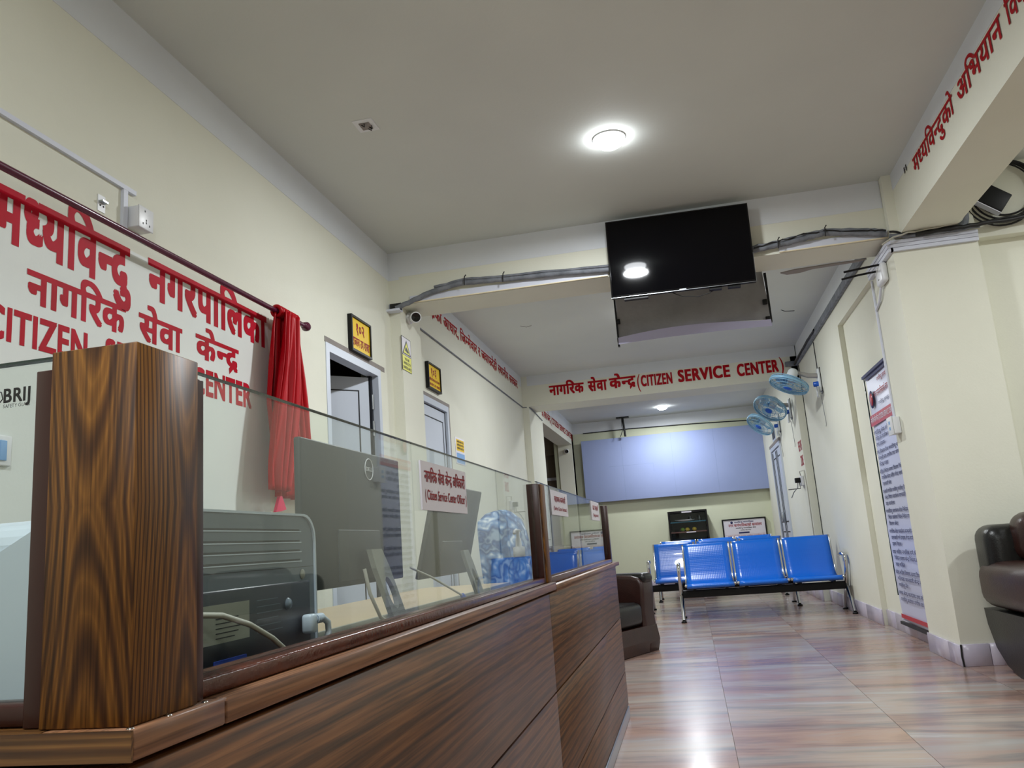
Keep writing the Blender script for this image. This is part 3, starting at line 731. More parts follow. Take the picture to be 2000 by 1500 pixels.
MB().tube([(-0.62, 2.2, 0.69), (-0.66, 2.45, 0.72), (-0.68, 2.7, 0.725), (-0.66, 2.95, 0.70), (-0.62, 3.2, 0.69)], 0.0028).build('cord', M['cable_white'], cb)
# phone / stapler like clutter: small light grey stapler
st = thing('stapler', 'small pale stapler on the desk behind the near monitor', 'stapler', (-0.75, 2.35, 0.6805))
MB().rbox(-0.79, -0.71, 2.33, 2.37, 0.6805, 0.69, r=0.003).build('stapler_base', M['printer_dark'], st)
MB().prism([(-0.79, 0.694), (-0.71, 0.70), (-0.71, 0.715), (-0.79, 0.71)], 2.335, 2.365, 'y').build('stapler_arm', M['printer_light'], st)
# sanitizer bottle
sb_ = thing('sanitizer_bottle', 'clear pump bottle with white pump head inside the glass by the middle post', 'bottle', (-0.50, 2.42, 0.6805))
bl = (-0.50, 2.42, 0.6805)
MB().lathe([(0.0, 0.001), (0.034, 0.001), (0.036, 0.008), (0.036, 0.13), (0.028, 0.15), (0.014, 0.16), (0.014, 0.165)], bl, 24).build('bottle_body', M['sanitizer'], sb_)
MB().lathe([(0.0, 0.16), (0.0175, 0.16), (0.0175, 0.19), (0.009, 0.193), (0.0085, 0.215), (0.0055, 0.217), (0.0055, 0.236), (0.0, 0.236)], bl, 20).build('pump_collar', M['plastic_white'], sb_)
MB().tube([(-0.50, 2.44, 0.918), (-0.50, 2.40, 0.920), (-0.50, 2.375, 0.916), (-0.50, 2.37, 0.91)], 0.005).build('pump_head', M['plastic_white'], sb_)
# scanner at the far left
sc_ = thing('scanner', 'low grey blue scanner with a closed lid seen through the left glass pane', 'scanner', (-1.35, 1.4, 0.655))
tb = thing('side_table', 'grey side table along the left wall behind the counter', 'table', (-1.5, 1.4, 0))
sbox('tabletop', M['desk_edge'], tb, -1.94, -1.41, 0.75, 2.2, 0.83, 0.85)
for y in (0.8, 2.15): sbox('leg', M['desk_edge'], tb, -1.92, -1.88, y-0.02, y+0.02, 0, 0.83); sbox('leg', M['desk_edge'], tb, -1.46, -1.42, y-0.02, y+0.02, 0, 0.83)
sc_.location = (-1.6, 1.4, 0.851)
MB().rbox(-1.90, -1.42, 1.1, 1.55, 0.851, 0.93, r=0.01).build('scanner_body', M['printer_grey'], sc_)
MB().rbox(-1.90, -1.41, 1.1, 1.55, 0.932, 0.99, r=0.012).build('lid', M['printer_grey'], sc_)
# office chairs with patterned covers
def office_chair(x, y, rz, label):
    t = thing('office_chair', label, 'chair', (x, y, 0), rz, 'office chairs with blue patterned covers')
    bm = bmesh.new(); bmesh.ops.create_grid(bm, x_segments=10, y_segments=14, size=1.0)
    n = []
    b = MB()
    W, H, z0 = 0.20, 0.295, 0.50
    for sgn in (1, -1):
        vs = []
        for j in range(15):
            for i in range(11):
                u = i/5-1; v = j/14
                wv = W*(1-0.18*v**3)*(1 if v < 0.9 else math.sqrt(max(0, 1-((v-0.9)/0.1)**2*0.6)))
                puff = 0.045*max(0, (1-u*u))**0.5*max(0.0, 1-(2*v-1)**6)
                vs.append((sgn*puff-0.03*u*u-0.10*v, u*wv, z0+v*2*H-0.02*(u*u)*(v > 0.8)))
        b.add(vs, [(j*11+i, j*11+i+1, (j+1)*11+i+1, (j+1)*11+i) for j in range(14) for i in range(10)], True)
    bm.free()
    b.build('backrest', M['camo'], t, local=True)
    MB().rbox(0.0, 0.46, -0.24, 0.24, 0.42, 0.50, r=0.03).build('seat', M['camo'], t, local=True)
    MB().tube([(0.23, 0, 0.08), (0.23, 0, 0.42)], 0.025).build('gas_lift', M['black'], t, local=True)
    for k in range(5):
        a = 2*PI*k/5
        l = MB().tube([(0.23, 0, 0.09), (0.23+0.27*math.cos(a), 0.27*math.sin(a), 0.06)], 0.016).build('leg', M['black'], t, local=True)
        MB().lathe([(0, -0.012), (0.028, -0.012), (0.028, 0.012), (0, 0.012)], (0.23+0.27*math.cos(a), 0.27*math.sin(a), 0.029), 12, (math.sin(a), -math.cos(a), 0)).build('caster', M['black'], l, local=True)
    return t
office_chair(-0.97, 4.62, math.radians(-38), 'office chair in a blue patterned cover, seen through the glass left of the pump bottle')
office_chair(-1.75, 3.0, math.radians(10), 'office chair in a blue patterned cover, low behind the near monitor')

# ================================================================= LEFT WALL FITTINGS
rd = thing('curtain_rod', 'dark maroon curtain rod with ball end along the left wall', 'curtain rod', (-1.88, 3.0, 2.1))
MB().tube([(-1.88, 0.7, 2.086), (-1.88, 3.90, 2.105)], 0.0125, 12).build('rod', M['rod'], rd)
MB().lathe([(0.0125, -0.03), (0.018, -0.025), (0.013, -0.018), (0.026, 0.0), (0.022, 0.018), (0.0, 0.026)], (-1.88, 3.925, 2.105), 16, (0, 1, 0)).build('finial', M['rod'], rd)
for y in (0.9, 3.86): MB().tube([(XL, y, 2.09), (-1.89, y, 2.09)], 0.008).lathe([(0, 0.0), (0.02, 0.0), (0.02, 0.006), (0, 0.006)], (XL, y, 2.09), 12, (1, 0, 0)).build('rod_bracket', M['rod'], rd)
cu = thing('curtain', 'gathered crimson satin curtain hanging from the end of the rod', 'curtain', (-1.88, 3.68, 1.2))
def curtain_mesh(prof, folds, amp, xo, ph=0.0, dx=0.0):
    b = MB(); nu, nv = 90, 36; vs = []
    for j in range(nv+1):
        v = j/nv
        z = prof[0][2]+(prof[-1][2]-prof[0][2])*v
        for k in range(len(prof)-1):
            if prof[k][2] >= z >= prof[k+1][2] or k == len(prof)-2:
                f = (prof[k][2]-z)/(prof[k][2]-prof[k+1][2]); f = min(max(f, 0), 1)
                a = prof[k][0]+(prof[k+1][0]-prof[k][0])*f; c = prof[k][1]+(prof[k+1][1]-prof[k][1])*f; break
        for i in range(nu+1):
            u = i/nu
            A = amp*(0.45+0.55*min(1, v*3))
            x = xo+A*math.sin(2*PI*folds*u+ph+0.9*math.sin(3*v+u*4))+0.3*A*math.sin(2*PI*folds*2.3*u+1.3+2*v)+dx*v
            vs.append((x, a+(c-a)*u, z+0.004*math.sin(9*u)*(v > 0.95)))
    b.add(vs, [(j*(nu+1)+i, j*(nu+1)+i+1, (j+1)*(nu+1)+i+1, (j+1)*(nu+1)+i) for j in range(nv) for i in range(nu)], True)
    return b
o = curtain_mesh([(3.59, 3.79, 2.12), (3.56, 3.84, 2.0), (3.50, 3.92, 1.64), (3.55, 3.96, 1.35), (3.56, 3.95, 1.185)], 5.5, 0.020, -1.885).build('back_panel', M['satin'], cu, fix=False)
md = o.modifiers.new('s', 'SOLIDIFY'); md.thickness = 0.003
o = curtain_mesh([(3.60, 3.76, 2.10), (3.56, 3.74, 1.9), (3.48, 3.72, 1.6), (3.42, 3.66, 1.32), (3.42, 3.62, 1.207)], 3.5, 0.020, -1.838, 0.8).build('front_panel', M['satin'], cu, fix=False)
md = o.modifiers.new('s', 'SOLIDIFY'); md.thickness = 0.003
cuf = MB()
for k in range(9): cuf.torus((-1.878, 3.60+0.023*k, 2.102), 0.024, 0.010, (0.1*math.sin(k), 1, 0.2*math.cos(k*2)), 18, 6)
cuf.build('heading', M['satin'], cu)
MB().prism([(3.54, 1.185), (3.50, 1.11), (3.55, 1.115), (3.60, 1.125), (3.56, 1.185)], -1.86, -1.845, 'x').build('ribbon_tail', M['ribbon'], cu)
# trunking, socket box, bracket, switch
tk = thing('cable_trunking', 'thin white trunking running high on the left wall above the rod', 'trunking', (XL, 2.0, 2.3))
bx('run', M['trunk'], tk, XL, XL+0.014, 0.7, 2.62, 2.307, 2.325); bx('drop', M['trunk'], tk, XL, XL+0.014, 2.548, 2.572, 2.14, 2.3065)
sk_ = thing('socket_box', 'white power socket box on the left wall below the trunking', 'socket', (XL, 2.64, 2.17))
MB().rbox(XL, XL+0.05, 2.582, 2.665, 2.165, 2.25, r=0.004).build('back_box', M['plastic_white'], sk_)
MB().rbox(XL+0.05, XL+0.056, 2.580, 2.668, 2.163, 2.252, r=0.003).build('face_plate', M['plastic_white'], sk_)
for y, z in ((2.616, 2.235), (2.624, 2.20), (2.624, 2.19), (2.605, 2.183), (2.643, 2.183)): bx('pin_hole', M['ink'], sk_, XL+0.056, XL+0.0565, y-0.003, y+0.003, z-0.004, z+0.004)
bk = thing('wall_bracket', 'small white metal bracket with two holes above the red lettering', 'bracket', (XL, 2.44, 2.2))
bx('plate', M['plastic_white'], bk, XL, XL+0.003, 2.424, 2.462, 2.172, 2.235); bx('lip', M['steel'], bk, XL+0.003, XL+0.02, 2.428, 2.458, 2.205, 2.212)
for y in (2.435, 2.452): MB().lathe([(0.0, 0.001), (0.0035, 0.001), (0.0035, 0)], (XL+0.003, y, 2.195), 10, (1, 0, 0)).build('screw_hole', M['ink'], bk)
sw = thing('switch_board', 'white switch board on the left wall low behind the left glass pane', 'switch', (XL, 2.02, 1.26))
MB().rbox(XL, XL+0.012, 1.94, 2.078, 1.215, 1.306, r=0.004).build('face_plate', M['plastic_white'], sw)
for k in range(3): MB().rbox(XL+0.012, XL+0.017, 1.96+0.035*k, 1.985+0.035*k, 1.23, 1.29, r=0.002).build('rocker', M['blue_print'], sw)
# framed yellow room signs
def room_sign(y0, y1, z0, z1, lines, label):
    t = thing('room_sign', label, 'sign', (XL, (y0+y1)/2, z0), 0, 'yellow room number signs')
    w = 0.014
    MB().box(XL, XL+0.03, y0, y1, z0, z0+w).box(XL, XL+0.03, y0, y1, z1-w, z1).box(XL, XL+0.03, y0, y0+w, z0+w, z1-w).box(XL, XL+0.03, y1-w, y1, z0+w, z1-w).build('frame', M['black'], t)
    bx('panel', M['yellow'], t, XL, XL+0.02, y0+w, y1-w, z0+w, z1-w)
    for s, a, b_, q0, q1 in lines:
        text(s, M['sign_red'], t, (XL+0.02, y0+(y1-y0)*a, z0+(z1-z0)*q0), (0, (y1-y0)*(b_-a), 0), (0, 0, (z1-z0)*(q1-q0)), bold=0.034)
room_sign(4.68, 5.01, 2.155, 2.39, [('१०२', .28, .68, .54, .82), ('राजस्व उप शाखा', .08, .94, .18, .40)], 'yellow framed room sign over the open door beside the curtain')
room_sign(6.25, 6.60, 2.19, 2.41, [('१०३', .28, .68, .54, .82), ('आर्थिक विकास तथा योजना', .08, .92, .34, .43), ('प्रशासन उप शाखा', .08, .92, .15, .24)], 'yellow framed room sign over the closed white door')
def cctv_notice(ax, x, y, w, z0, z1, label):
    t = thing('surveillance_notice', label, 'sign', (x, y, z0), 0, 'yellow surveillance notices')
    zm = z0+(z1-z0)*0.47
    def put(u, v, d): return (x+d, y+u*w, z0+v*(z1-z0)) if ax == 'x' else (x+u*w, y-d, z0+v*(z1-z0))
    def quad(pts, d0, d1, nm, m):
        n = len(pts); b = MB(); b.add([put(u, v, d0) for u, v in pts]+[put(u, v, d1) for u, v in pts], [list(range(n)), [n+i for i in range(n)][::-1]]+[(i, (i+1) % n, n+(i+1) % n, n+i) for i in range(n)]); return b.build(nm, m, t)
    quad([(0, 0), (1, 0), (1, 1), (0, 1)], 0, 0.003, 'plate', M['ink'])
    quad([(.03, .47), (.97, .47), (.97, .98), (.03, .98)], 0.003, 0.0035, 'upper_field', M['sign_white'])
    quad([(.03, .01), (.97, .01), (.97, .45), (.03, .45)], 0.003, 0.0035, 'lower_field', M['yellow2'])
    quad([(.04, .49), (.96, .49), (.5, .93)], 0.0035, 0.004, 'triangle', M['ink'])
    quad([(.15, .52), (.85, .52), (.5, .85)], 0.004, 0.0045, 'triangle', M['yellow2'])
    quad([(.32, .6), (.66, .55), (.72, .60), (.45, .72), (.38, .69)], 0.0045, 0.005, 'camera_symbol', M['ink'])
    U = (lambda f: (0, w*f, 0)) if ax == 'x' else (lambda f: (w*f, 0, 0))
    for s, q, a in (('YOU ARE', .31, .25), ('UNDER CCTV', .19, .12), ('SURVEILLANCE', .06, .08)):
        text(s, M['ink'], t, put(a, q, 0.0035), U(1-2*a), (0, 0, (z1-z0)*0.075), bold=0.02, deva=False, lift=0.0006)
cctv_notice('x', XC, 5.46, 0.20, 2.178, 2.43, 'yellow surveillance notice on the near left column below the camera')
cctv_notice('y', -2.195, 14.998, 0.185, 2.155, 2.42, 'yellow surveillance notice on the far column left of the pale blue board')
nt_ = thing('wall_notice', 'small paper notice with yellow and blue print right of the closed door', 'notice', (XL, 7.17, 1.64))
bx('sheet', M['sign_white'], nt_, XL, XL+0.003, 7.02, 7.33, 1.64, 1.88); bx('upper_print', M['yellow'], nt_, XL+0.003, XL+0.0035, 7.05, 7.31, 1.76, 1.865); bx('lower_print', M['blue_print'], nt_, XL+0.003, XL+0.0035, 7.05, 7.31, 1.65, 1.74)
for k in range(3): text('नागरिक सेवा केन्द्र', M['ink'], nt_, (XL+0.0036, 7.07, 1.775+0.03*k), (0, 0.22, 0), (0, 0, 0.016), bold=0.02)
# cctv cameras
def cctv(loc, d, label, sc=1.0):
    t = thing('security_camera', label, 'camera', loc, 0, 'white security cameras')
    D = Vector(d).normalized(); b0 = Vector((0, 0, 0))
    MB().lathe([(0, 0.0), (0.045*sc, 0.0), (0.045*sc, 0.02), (0.03*sc, 0.03), (0, 0.03)], b0, 20, (1, 0, 0) if abs(loc[0]-XC) < 0.1 else (0, -1, 0)).build('mount', M['plastic_white'], t, local=True)
    c0 = Vector((0.05, 0, 0)) if abs(loc[0]-XC) < 0.1 else Vector((0, -0.05, 0))
    s0 = c0-D*0.06*sc
    MB().lathe([(0, 0), (0.036*sc, 0.002), (0.04*sc, 0.02), (0.042*sc, 0.12*sc), (0.040*sc, 0.14*sc), (0.034*sc, 0.14*sc)], s0, 24, D).build('housing', M['plastic_white'], t, local=True)
    MB().lathe([(0.0, 0.135*sc), (0.034*sc, 0.139*sc)], s0, 24, D).build('lens_window', M['black_gloss'], t, local=True)
cctv((XC, 5.64, 2.60), (0.45, -0.9, -0.25), 'white bullet security camera on the near left column under the beam')
cctv((-2.06, 15.0, 2.54), (0.1, -1, -0.2), 'white security camera on the far column above the yellow notice')
# thin cable along the second bay
cb = thing('wall_cable', 'thin grey cable running along the left wall under the long red lettering', 'cable', (XL, 8, 2.66))
MB().tube([(XL+0.008, 5.93, 2.66), (XL+0.008, 9.0, 2.655), (XL+0.008, 10.38, 2.65), (XC+0.008, 10.42, 2.65), (XC+0.008, 10.9, 2.63), (XC+0.008, 11.35, 2.60)], 0.007, 6).build('cord', M['cable_grey'], cb)

# ================================================================= CABLES ON THE BEAM
def wob(pts, n=5, a=0.004):
    out = []
    for p, q in zip(pts[:-1], pts[1:]):
        for k in range(n):
            f = k/n; out.append((p[0]+(q[0]-p[0])*f, p[1]+(q[1]-p[1])*f+random.uniform(-a, a), p[2]+(q[2]-p[2])*f+random.uniform(-a, a)))
    out.append(pts[-1]); return out
bp = [(-2.0+0.10, 5.435, 2.628), (-1.80, 5.435, 2.655), (-1.6, 5.43, 2.72), (-1.37, 5.43, 2.747), (-1.09, 5.43, 2.73), (-0.36, 5.43, 2.70), (0.62, 5.43, 2.69), (0.77, 5.43, 2.70), (0.94, 5.43, 2.722), (1.07, 5.43, 2.737), (1.33, 5.43, 2.702), (1.44, 5.425, 2.672)]
cbn = thing('cable_bundle', 'grey taped cable bundle sagging along the front beam behind the television', 'cables', (0, 5.43, 2.7))
MB().tube(wob(bp), 0.019, 8).build('conduit', M['cable_grey'], cbn)
MB().tube(wob([(x, y-0.012, z+0.02) for x, y, z in bp[2:]]), 0.009, 6).build('conduit', M['cable_grey'], cbn)
MB().tube(wob([(x, y-0.02, z+0.012+0.012*math.sin(x*9)) for x, y, z in bp[6:]], a=0.006), 0.0045, 6).build('cord', M['cable_black'], cbn)
for x, z in ((-1.37, 2.747), (-1.09, 2.73), (0.77, 2.70), (1.07, 2.737)):
    MB().tube([(x, 5.40, z-0.03), (x+0.004, 5.40, z+0.03), (x+0.015, 5.40, z+0.045)], 0.004, 6).build('tie', M['cable_black'], cbn)
tk = thing('open_trunking', 'open white trunking strip along the lower edge of the front beam', 'trunking', (0, 5.46, 2.66))
for a, b_ in ((-1.80, -0.36), (0.78, 1.46)):
    bx('back_strip', M['trunk'], tk, a, b_, 5.462, 5.467, 2.66, 2.71); bx('lip', mat('cream_lip', (240, 228, 196), 0.5), tk, a, b_, 5.448, 5.4615, 2.656, 2.662)
tk = thing('trunking_end', 'short open cable trunking stub on the left column where the bundle starts', 'trunking', (-1.9, 5.44, 2.6))
MB().box(-1.96, -1.86, 5.40, 5.468, 2.60, 2.606).box(-1.96, -1.86, 5.462, 5.468, 2.606, 2.67).box(-1.96, -1.86, 5.40, 5.404, 2.606, 2.615).build('channel', M['trunk'], tk)
MB().box(-1.95, -1.865, 5.45, 5.461, 2.61, 2.668).build('black_cable_block', M['cable_black'], tk)  # flat black block for the cables inside the channel
# white trunking wrapped round the right column
tk = thing('column_trunking', 'three white trunking runs wrapped round the right column below the black cables', 'trunking', (1.7, 5.44, 2.58))
for k in range(3):
    z = 2.553+0.024*k
    MB().box(1.455, 1.975, 5.425-0.004*k, 5.449, z, z+0.022).box(1.44-0.004*k, 1.469, 5.425, 6.05, z, z+0.022).build('run', M['trunk'], tk)
cbn = thing('black_cables', 'black and grey cable bundle lying over the white trunking and leading right', 'cables', (1.9, 5.4, 2.67))
MB().tube(wob([(1.455, 5.41, 2.655), (1.56, 5.405, 2.636), (1.75, 5.40, 2.634), (1.98, 5.395, 2.636)]), 0.015, 8).build('conduit', M['cable_grey'], cbn)
MB().tube(wob([(1.455, 5.395, 2.675), (1.56, 5.385, 2.648), (1.9, 5.385, 2.646), (2.3, 5.40, 2.67), (3.0, 5.41, 2.68)]), 0.007, 6).build('cord', M['cable_black'], cbn)
MB().tube(wob([(1.60, 5.37, 2.625), (1.8, 5.37, 2.63), (2.0, 5.38, 2.64), (2.3, 5.40, 2.655), (3.0, 5.41, 2.65)]), 0.014, 8).build('cord', M['cable_black'], cbn)
MB().tube(wob([(1.40, 5.40, 2.60), (1.47, 5.385, 2.635), (1.56, 5.37, 2.647), (1.75, 5.36, 2.648), (1.86, 5.36, 2.665), (1.93, 5.38, 2.74)]), 0.006, 6).build('cord', M['cable_white'], cbn)
MB().tube([(1.885, 5.40, 2.64), (1.91, 5.41, 2.70), (1.93, 5.42, 2.80), (1.94, 5.44, 2.86)], [0.03, 0.026, 0.014, 0.008], 10).build('conduit', M['cable_grey'], cbn)
rt = thing('router_box', 'black box hung askew high on the side wall at the upper right', 'box', (2.09, 5.40, 2.8))
mt = Matrix.Translation((2.085, 5.40, 2.80)) @ Matrix.Rotation(math.radians(38), 4, 'Y')
MB().rbox(-0.085, 0.085, -0.03, 0.03, -0.065, 0.065, r=0.006).xf(mt).build('casing', M['black'], rt)
MB().box(-0.085, 0.085, -0.028, 0.028, -0.072, -0.067).xf(mt).build('base_plate', M['trunk'], rt)
cl = thing('cable_coil', 'coil of black cable hanging behind the black box', 'cable', (2.15, 5.42, 2.85))
for k in range(4): MB().torus((2.15+0.012*k, 5.455-0.006*k, 2.845+0.01*k), 0.21-0.012*k, 0.006, (0.05*k, 1, 0.04*k), 40, 6).build('loop', M['cable_black'], cl)

# ================================================================= TELEVISION AND PANEL
tv = thing('television', 'large black flat television hung high under the front beam', 'television', (0.131, 5.36, 2.42))
mt = Matrix.Translation((0.131, 5.35, 2.727)) @ Matrix.Rotation(math.radians(-0.5), 4, 'X') @ Matrix.Rotation(math.radians(0.7), 4, 'Y')
W2, H2 = 0.472, 0.273
def tvp(nm, m, b): return b.xf(mt).build(nm, m, tv)
tvp('casing', M['black'], MB().rbox(-W2, W2, 0.002, 0.035, -H2, H2, r=0.006))
tvp('rear_housing', M['black'], MB().rbox(-W2*0.8, W2*0.8, 0.035, 0.06, -H2*0.95, H2*0.5, r=0.008))
tvp('screen', M['screen'], MB().box(-W2+0.008, W2-0.008, -0.0005, 0.0018, -H2+0.016, H2-0.008))
tvp('bezel', M['black_gloss'], MB().box(-W2, W2, -0.003, 0.0, -H2, -H2+0.016).box(-W2, W2, -0.003, 0.0, H2-0.008, H2).box(-W2, -W2+0.008, -0.003, 0.0, -H2+0.016, H2-0.008).box(W2-0.008, W2, -0.003, 0.0, -H2+0.016, H2-0.008))
tvp('bezel_edge', M['steel'], MB().box(-W2, W2, -0.0045, -0.0032, -H2, -H2+0.003).box(W2-0.002, W2, -0.0045, -0.0032, -H2, H2*0.1-0.1))
tvp('badge', M['steel'], MB().box(-0.022, 0.022, -0.005, -0.0032, -H2+0.004, -H2+0.010))
for x in (-0.34, -0.26, 0.22, 0.34): tvp('speaker_foot', M['black'], MB().box(x-0.05, x+0.03, 0.01, 0.05, -H2-0.016, -H2-0.001))
MB().tube([(0.06, 5.38, 2.455), (0.12, 5.39, 2.425), (0.22, 5.39, 2.41), (0.30, 5.39, 2.425), (0.36, 5.38, 2.455)], 0.003, 6).build('lead', M['cable_black'], tv)
for x in (-0.1, 0.35): bx('wall_arm', M['black'], tv, x-0.02, x+0.02, 5.41, YB1-0.003, 2.76, 2.80)
pn = thing('cloth_panel', 'black framed panel covered in grey cloth, hanging below the beam behind the television', 'panel', (0.17, 5.84, 2.26))
nu, nv = 24, 12; vs = []
for j in range(nv+1):
    for i in range(nu+1):
        u, v = i/nu, j/nv
        vs.append((-0.345+1.045*u+(u-.5)*0.02*v, 5.855-0.012*math.sin(5*u+6*v)*math.sin(PI*v)-0.01*math.sin(11*u+4*v)-0.03*v, 2.70-0.40*v-(0.03*math.sin(PI*u) if v > 0.99 else 0)*-1))
MB().add(vs, [(j*(nu+1)+i, j*(nu+1)+i+1, (j+1)*(nu+1)+i+1, (j+1)*(nu+1)+i) for j in range(nv) for i in range(nu)], True).build('cloth', M['cloth_grey'], pn, fix=False)
vs = []
for j in range(4):
    for i in range(nu+1):
        u, v = i/nu, j/3
        zt = 2.298+0.032*math.sin(PI*min(1, u*1.1))
        vs.append((-0.355+1.065*u, 5.80-0.004*math.sin(9*u)-0.02*v, zt+(2.243-zt+0.012*math.sin(PI*u))*v))
MB().add(vs, [(j*(nu+1)+i, j*(nu+1)+i+1, (j+1)*(nu+1)+i+1, (j+1)*(nu+1)+i) for j in range(3) for i in range(nu)], True).build('hem', M['lilac_cloth'], pn, fix=False)
bx('side_frame', M['black'], pn, -0.363, -0.350, 5.825, 5.86, 2.24, 2.645); bx('side_frame', M['black'], pn, 0.706, 0.722, 5.825, 5.86, 2.285, 2.645)
for x, z in ((0.685, 2.43), (0.69, 2.305), (-0.348, 2.42), (-0.35, 2.28)): sbox('clip', M['black'], pn, x-0.013, x+0.018, 5.80, 5.824, z-0.018, z+0.018)
# crumbled edge and marks of the ceiling
mk = thing('ceiling_junction', 'small open junction box with wires in the ceiling above the curtain', 'junction box', (-1.40, 3.68, ZC))
MB().box(-1.455, -1.35, 3.62, 3.74, ZC-0.004, ZC).build('cover_ring', M['plastic_white'], mk)
bx('terminal', M['reveal'], mk, -1.43, -1.375, 3.65, 3.715, ZC-0.008, ZC-0.0045)
for x, y in ((-1.42, 3.66), (-1.39, 3.69), (-1.40, 3.705)): MB().tube([(x, y, ZC-0.008), (x+0.015, y+0.01, ZC-0.016), (x+0.02, y-0.01, ZC-0.009)], 0.0025, 5).build('wire', M['cable_black'], mk)
MB().tube([(1.16, 8.55, ZC-0.002), (1.20, 8.62, ZC-0.002), (1.30, 8.65, ZC-0.002)], 0.004, 5).build('crack_mark', M['gasket'], bpy.data.objects['ceiling'])
MB().tube([(-1.45, 7.9, ZC-0.001), (-1.40, 7.97, ZC-0.001), (-1.34, 7.93, ZC-0.001)], 0.003, 5).build('crack_mark', M['reveal'], bpy.data.objects['ceiling'])
MB().prism([(0.83, 5.90), (0.92, 5.86), (1.18, 5.84), (1.40, 5.835), (1.36, 5.87), (1.05, 5.90), (0.97, 5.95), (0.88, 5.955)], 2.647, 2.6545, 'z').build('crumbling_plaster', M['reveal'], beam1)

# ================================================================= FAR BAY
bd = thing('display_board', 'wide pale blue board mounted across the far wall', 'board', (-0.17, 15.1, 1.57))
mt = Matrix.Translation((-0.17, 15.08, 2.13)) @ Matrix.Rotation(math.radians(0.0), 4, 'Y')
MB().rbox(-1.63, 1.64, -0.012, 0.012, -0.565, 0.575, r=0.004).xf(mt).build('panel', M['board'], bd)
MB().box(-1.62, 1.63, 0.0125, 0.10, -0.55, -0.52).box(-1.62, 1.63, 0.0125, 0.10, 0.52, 0.55).box(-1.62, -1.59, 0.0125, 0.1, -0.52, 0.52).box(1.6, 1.63, 0.0125, 0.1, -0.52, 0.52).xf(mt).build('rear_frame', M['steel'], bd)
sm = MB()
for x in (-0.9, 0.0, 0.75): sm.box(x, x+0.004, -0.0128, -0.0121, -0.56, 0.57)
sm.box(-1.16, -0.35, -0.0128, -0.0121, 0.055, 0.059).box(-0.354, -0.35, -0.0128, -0.0121, -0.1, 0.055)
sm.xf(mt).build('seam', mat('board_seam', (140, 156, 200), 0.5), bd)
pl_ = thing('ceiling_mount', 'black T-shaped ceiling mount above the pale blue board', 'mount', (-0.98, 14.95, ZC))
MB().box(-1.10, -0.87, 14.90, 15.0, ZC-0.02, ZC).build('top_plate', M['black'], pl_); MB().tube([(-0.985, 14.95, ZC-0.02), (-0.965, 14.95, 2.70)], 0.02, 10).build('pole', M['black'], pl_)
MB().tube([(-1.0, 14.93, ZC-0.02), (-1.01, 14.93, 2.9), (-1.0, 14.92, 2.82), (-1.05, 14.92, 2.70)], 0.006, 5).build('lead', M['cable_black'], pl_)
cb = thing('far_wall_cable', 'thin cable along the top of the far wall above the board', 'cable', (0, YE, 2.84))
MB().tube([(-1.76, YE-0.012, 2.86), (-0.9, YE-0.012, 2.865), (0.3, YE-0.012, 2.84), (1.35, YE-0.012, 2.80)], 0.009, 5).build('cord', M['gasket'], cb)
# cabinet with glass doors
kb = thing('display_cabinet', 'dark wooden display cabinet with glass doors against the far wall', 'cabinet', (-0.02, 14.95, 0))
MB().box(-0.36, -0.33, 14.75, 15.15, 0, 1.285).box(0.28, 0.31, 14.75, 15.15, 0, 1.285).box(-0.33, 0.28, 15.13, 15.15, 0, 1.285).box(-0.33, 0.28, 14.75, 15.13, 1.25, 1.285).box(-0.33, 0.28, 14.75, 15.13, 0.0, 0.06).build('carcass', M['dark_wood'], kb)
bx('shelf', M['teal'], kb, -0.33, 0.28, 14.80, 15.13, 1.085, 1.10); bx('shelf', M['shelf_pink'], kb, -0.33, 0.28, 14.78, 15.13, 0.91, 0.93); bx('shelf', M['shelf_pink'], kb, -0.33, 0.28, 14.78, 15.13, 0.5, 0.52)
bx('door', glassmat('cabinet_glass', (0.9, 0.93, 0.93), 0.015), kb, -0.325, 0.275, 14.752, 14.756, 0.07, 1.24)
bx('label_strip', M['sign_white'], kb, -0.12, 0.05, 14.745, 14.749, 1.25, 1.272); bx('label_strip', M['sign_white'], kb, -0.07, 0.09, 14.745, 14.7515, 0.905, 0.922)
pt_ = thing('oval_dish', 'white oval dish on the upper shelf of the display cabinet', 'dish', (-0.08, 14.9, 1.10))
MB().lathe([(0.0, 0.0), (0.10, 0.004), (0.17, 0.025), (0.175, 0.03), (0.10, 0.012), (0.0, 0.008)], (0, 0, 0), 28).build('dish', M['plastic_white'], pt_, local=True)
for x, c, lb in ((-0.13, 'green_f', 'green fruit on the lower shelf of the display cabinet'), (-0.05, 'orange_y', 'yellow fruit beside the green one in the display cabinet'), (0.07, 'orange_y', 'yellow fruit at the right on the lower shelf of the display cabinet')):
    b = MB().lathe([(0.0, 0.0), (0.02, 0.003), (0.036, 0.02), (0.038, 0.035), (0.028, 0.058), (0.008, 0.066), (0.0, 0.063)], (x, 14.88, 0.93), 16)
    tag(b.build('fruit', M[c]), lb, 'fruit', 'fruit in the display cabinet')
for x, lb in ((0.02, 'glass jar at the middle of the upper shelf in the display cabinet'), (0.18, 'glass jar at the right of the upper shelf in the display cabinet')):
    tag(MB().lathe([(0.0, 0.0), (0.03, 0.0), (0.032, 0.06), (0.02, 0.08), (0.022, 0.09)], (x, 15.06, 1.10), 14).build('jar', M['steel']), lb, 'jar', 'jars in the display cabinet')
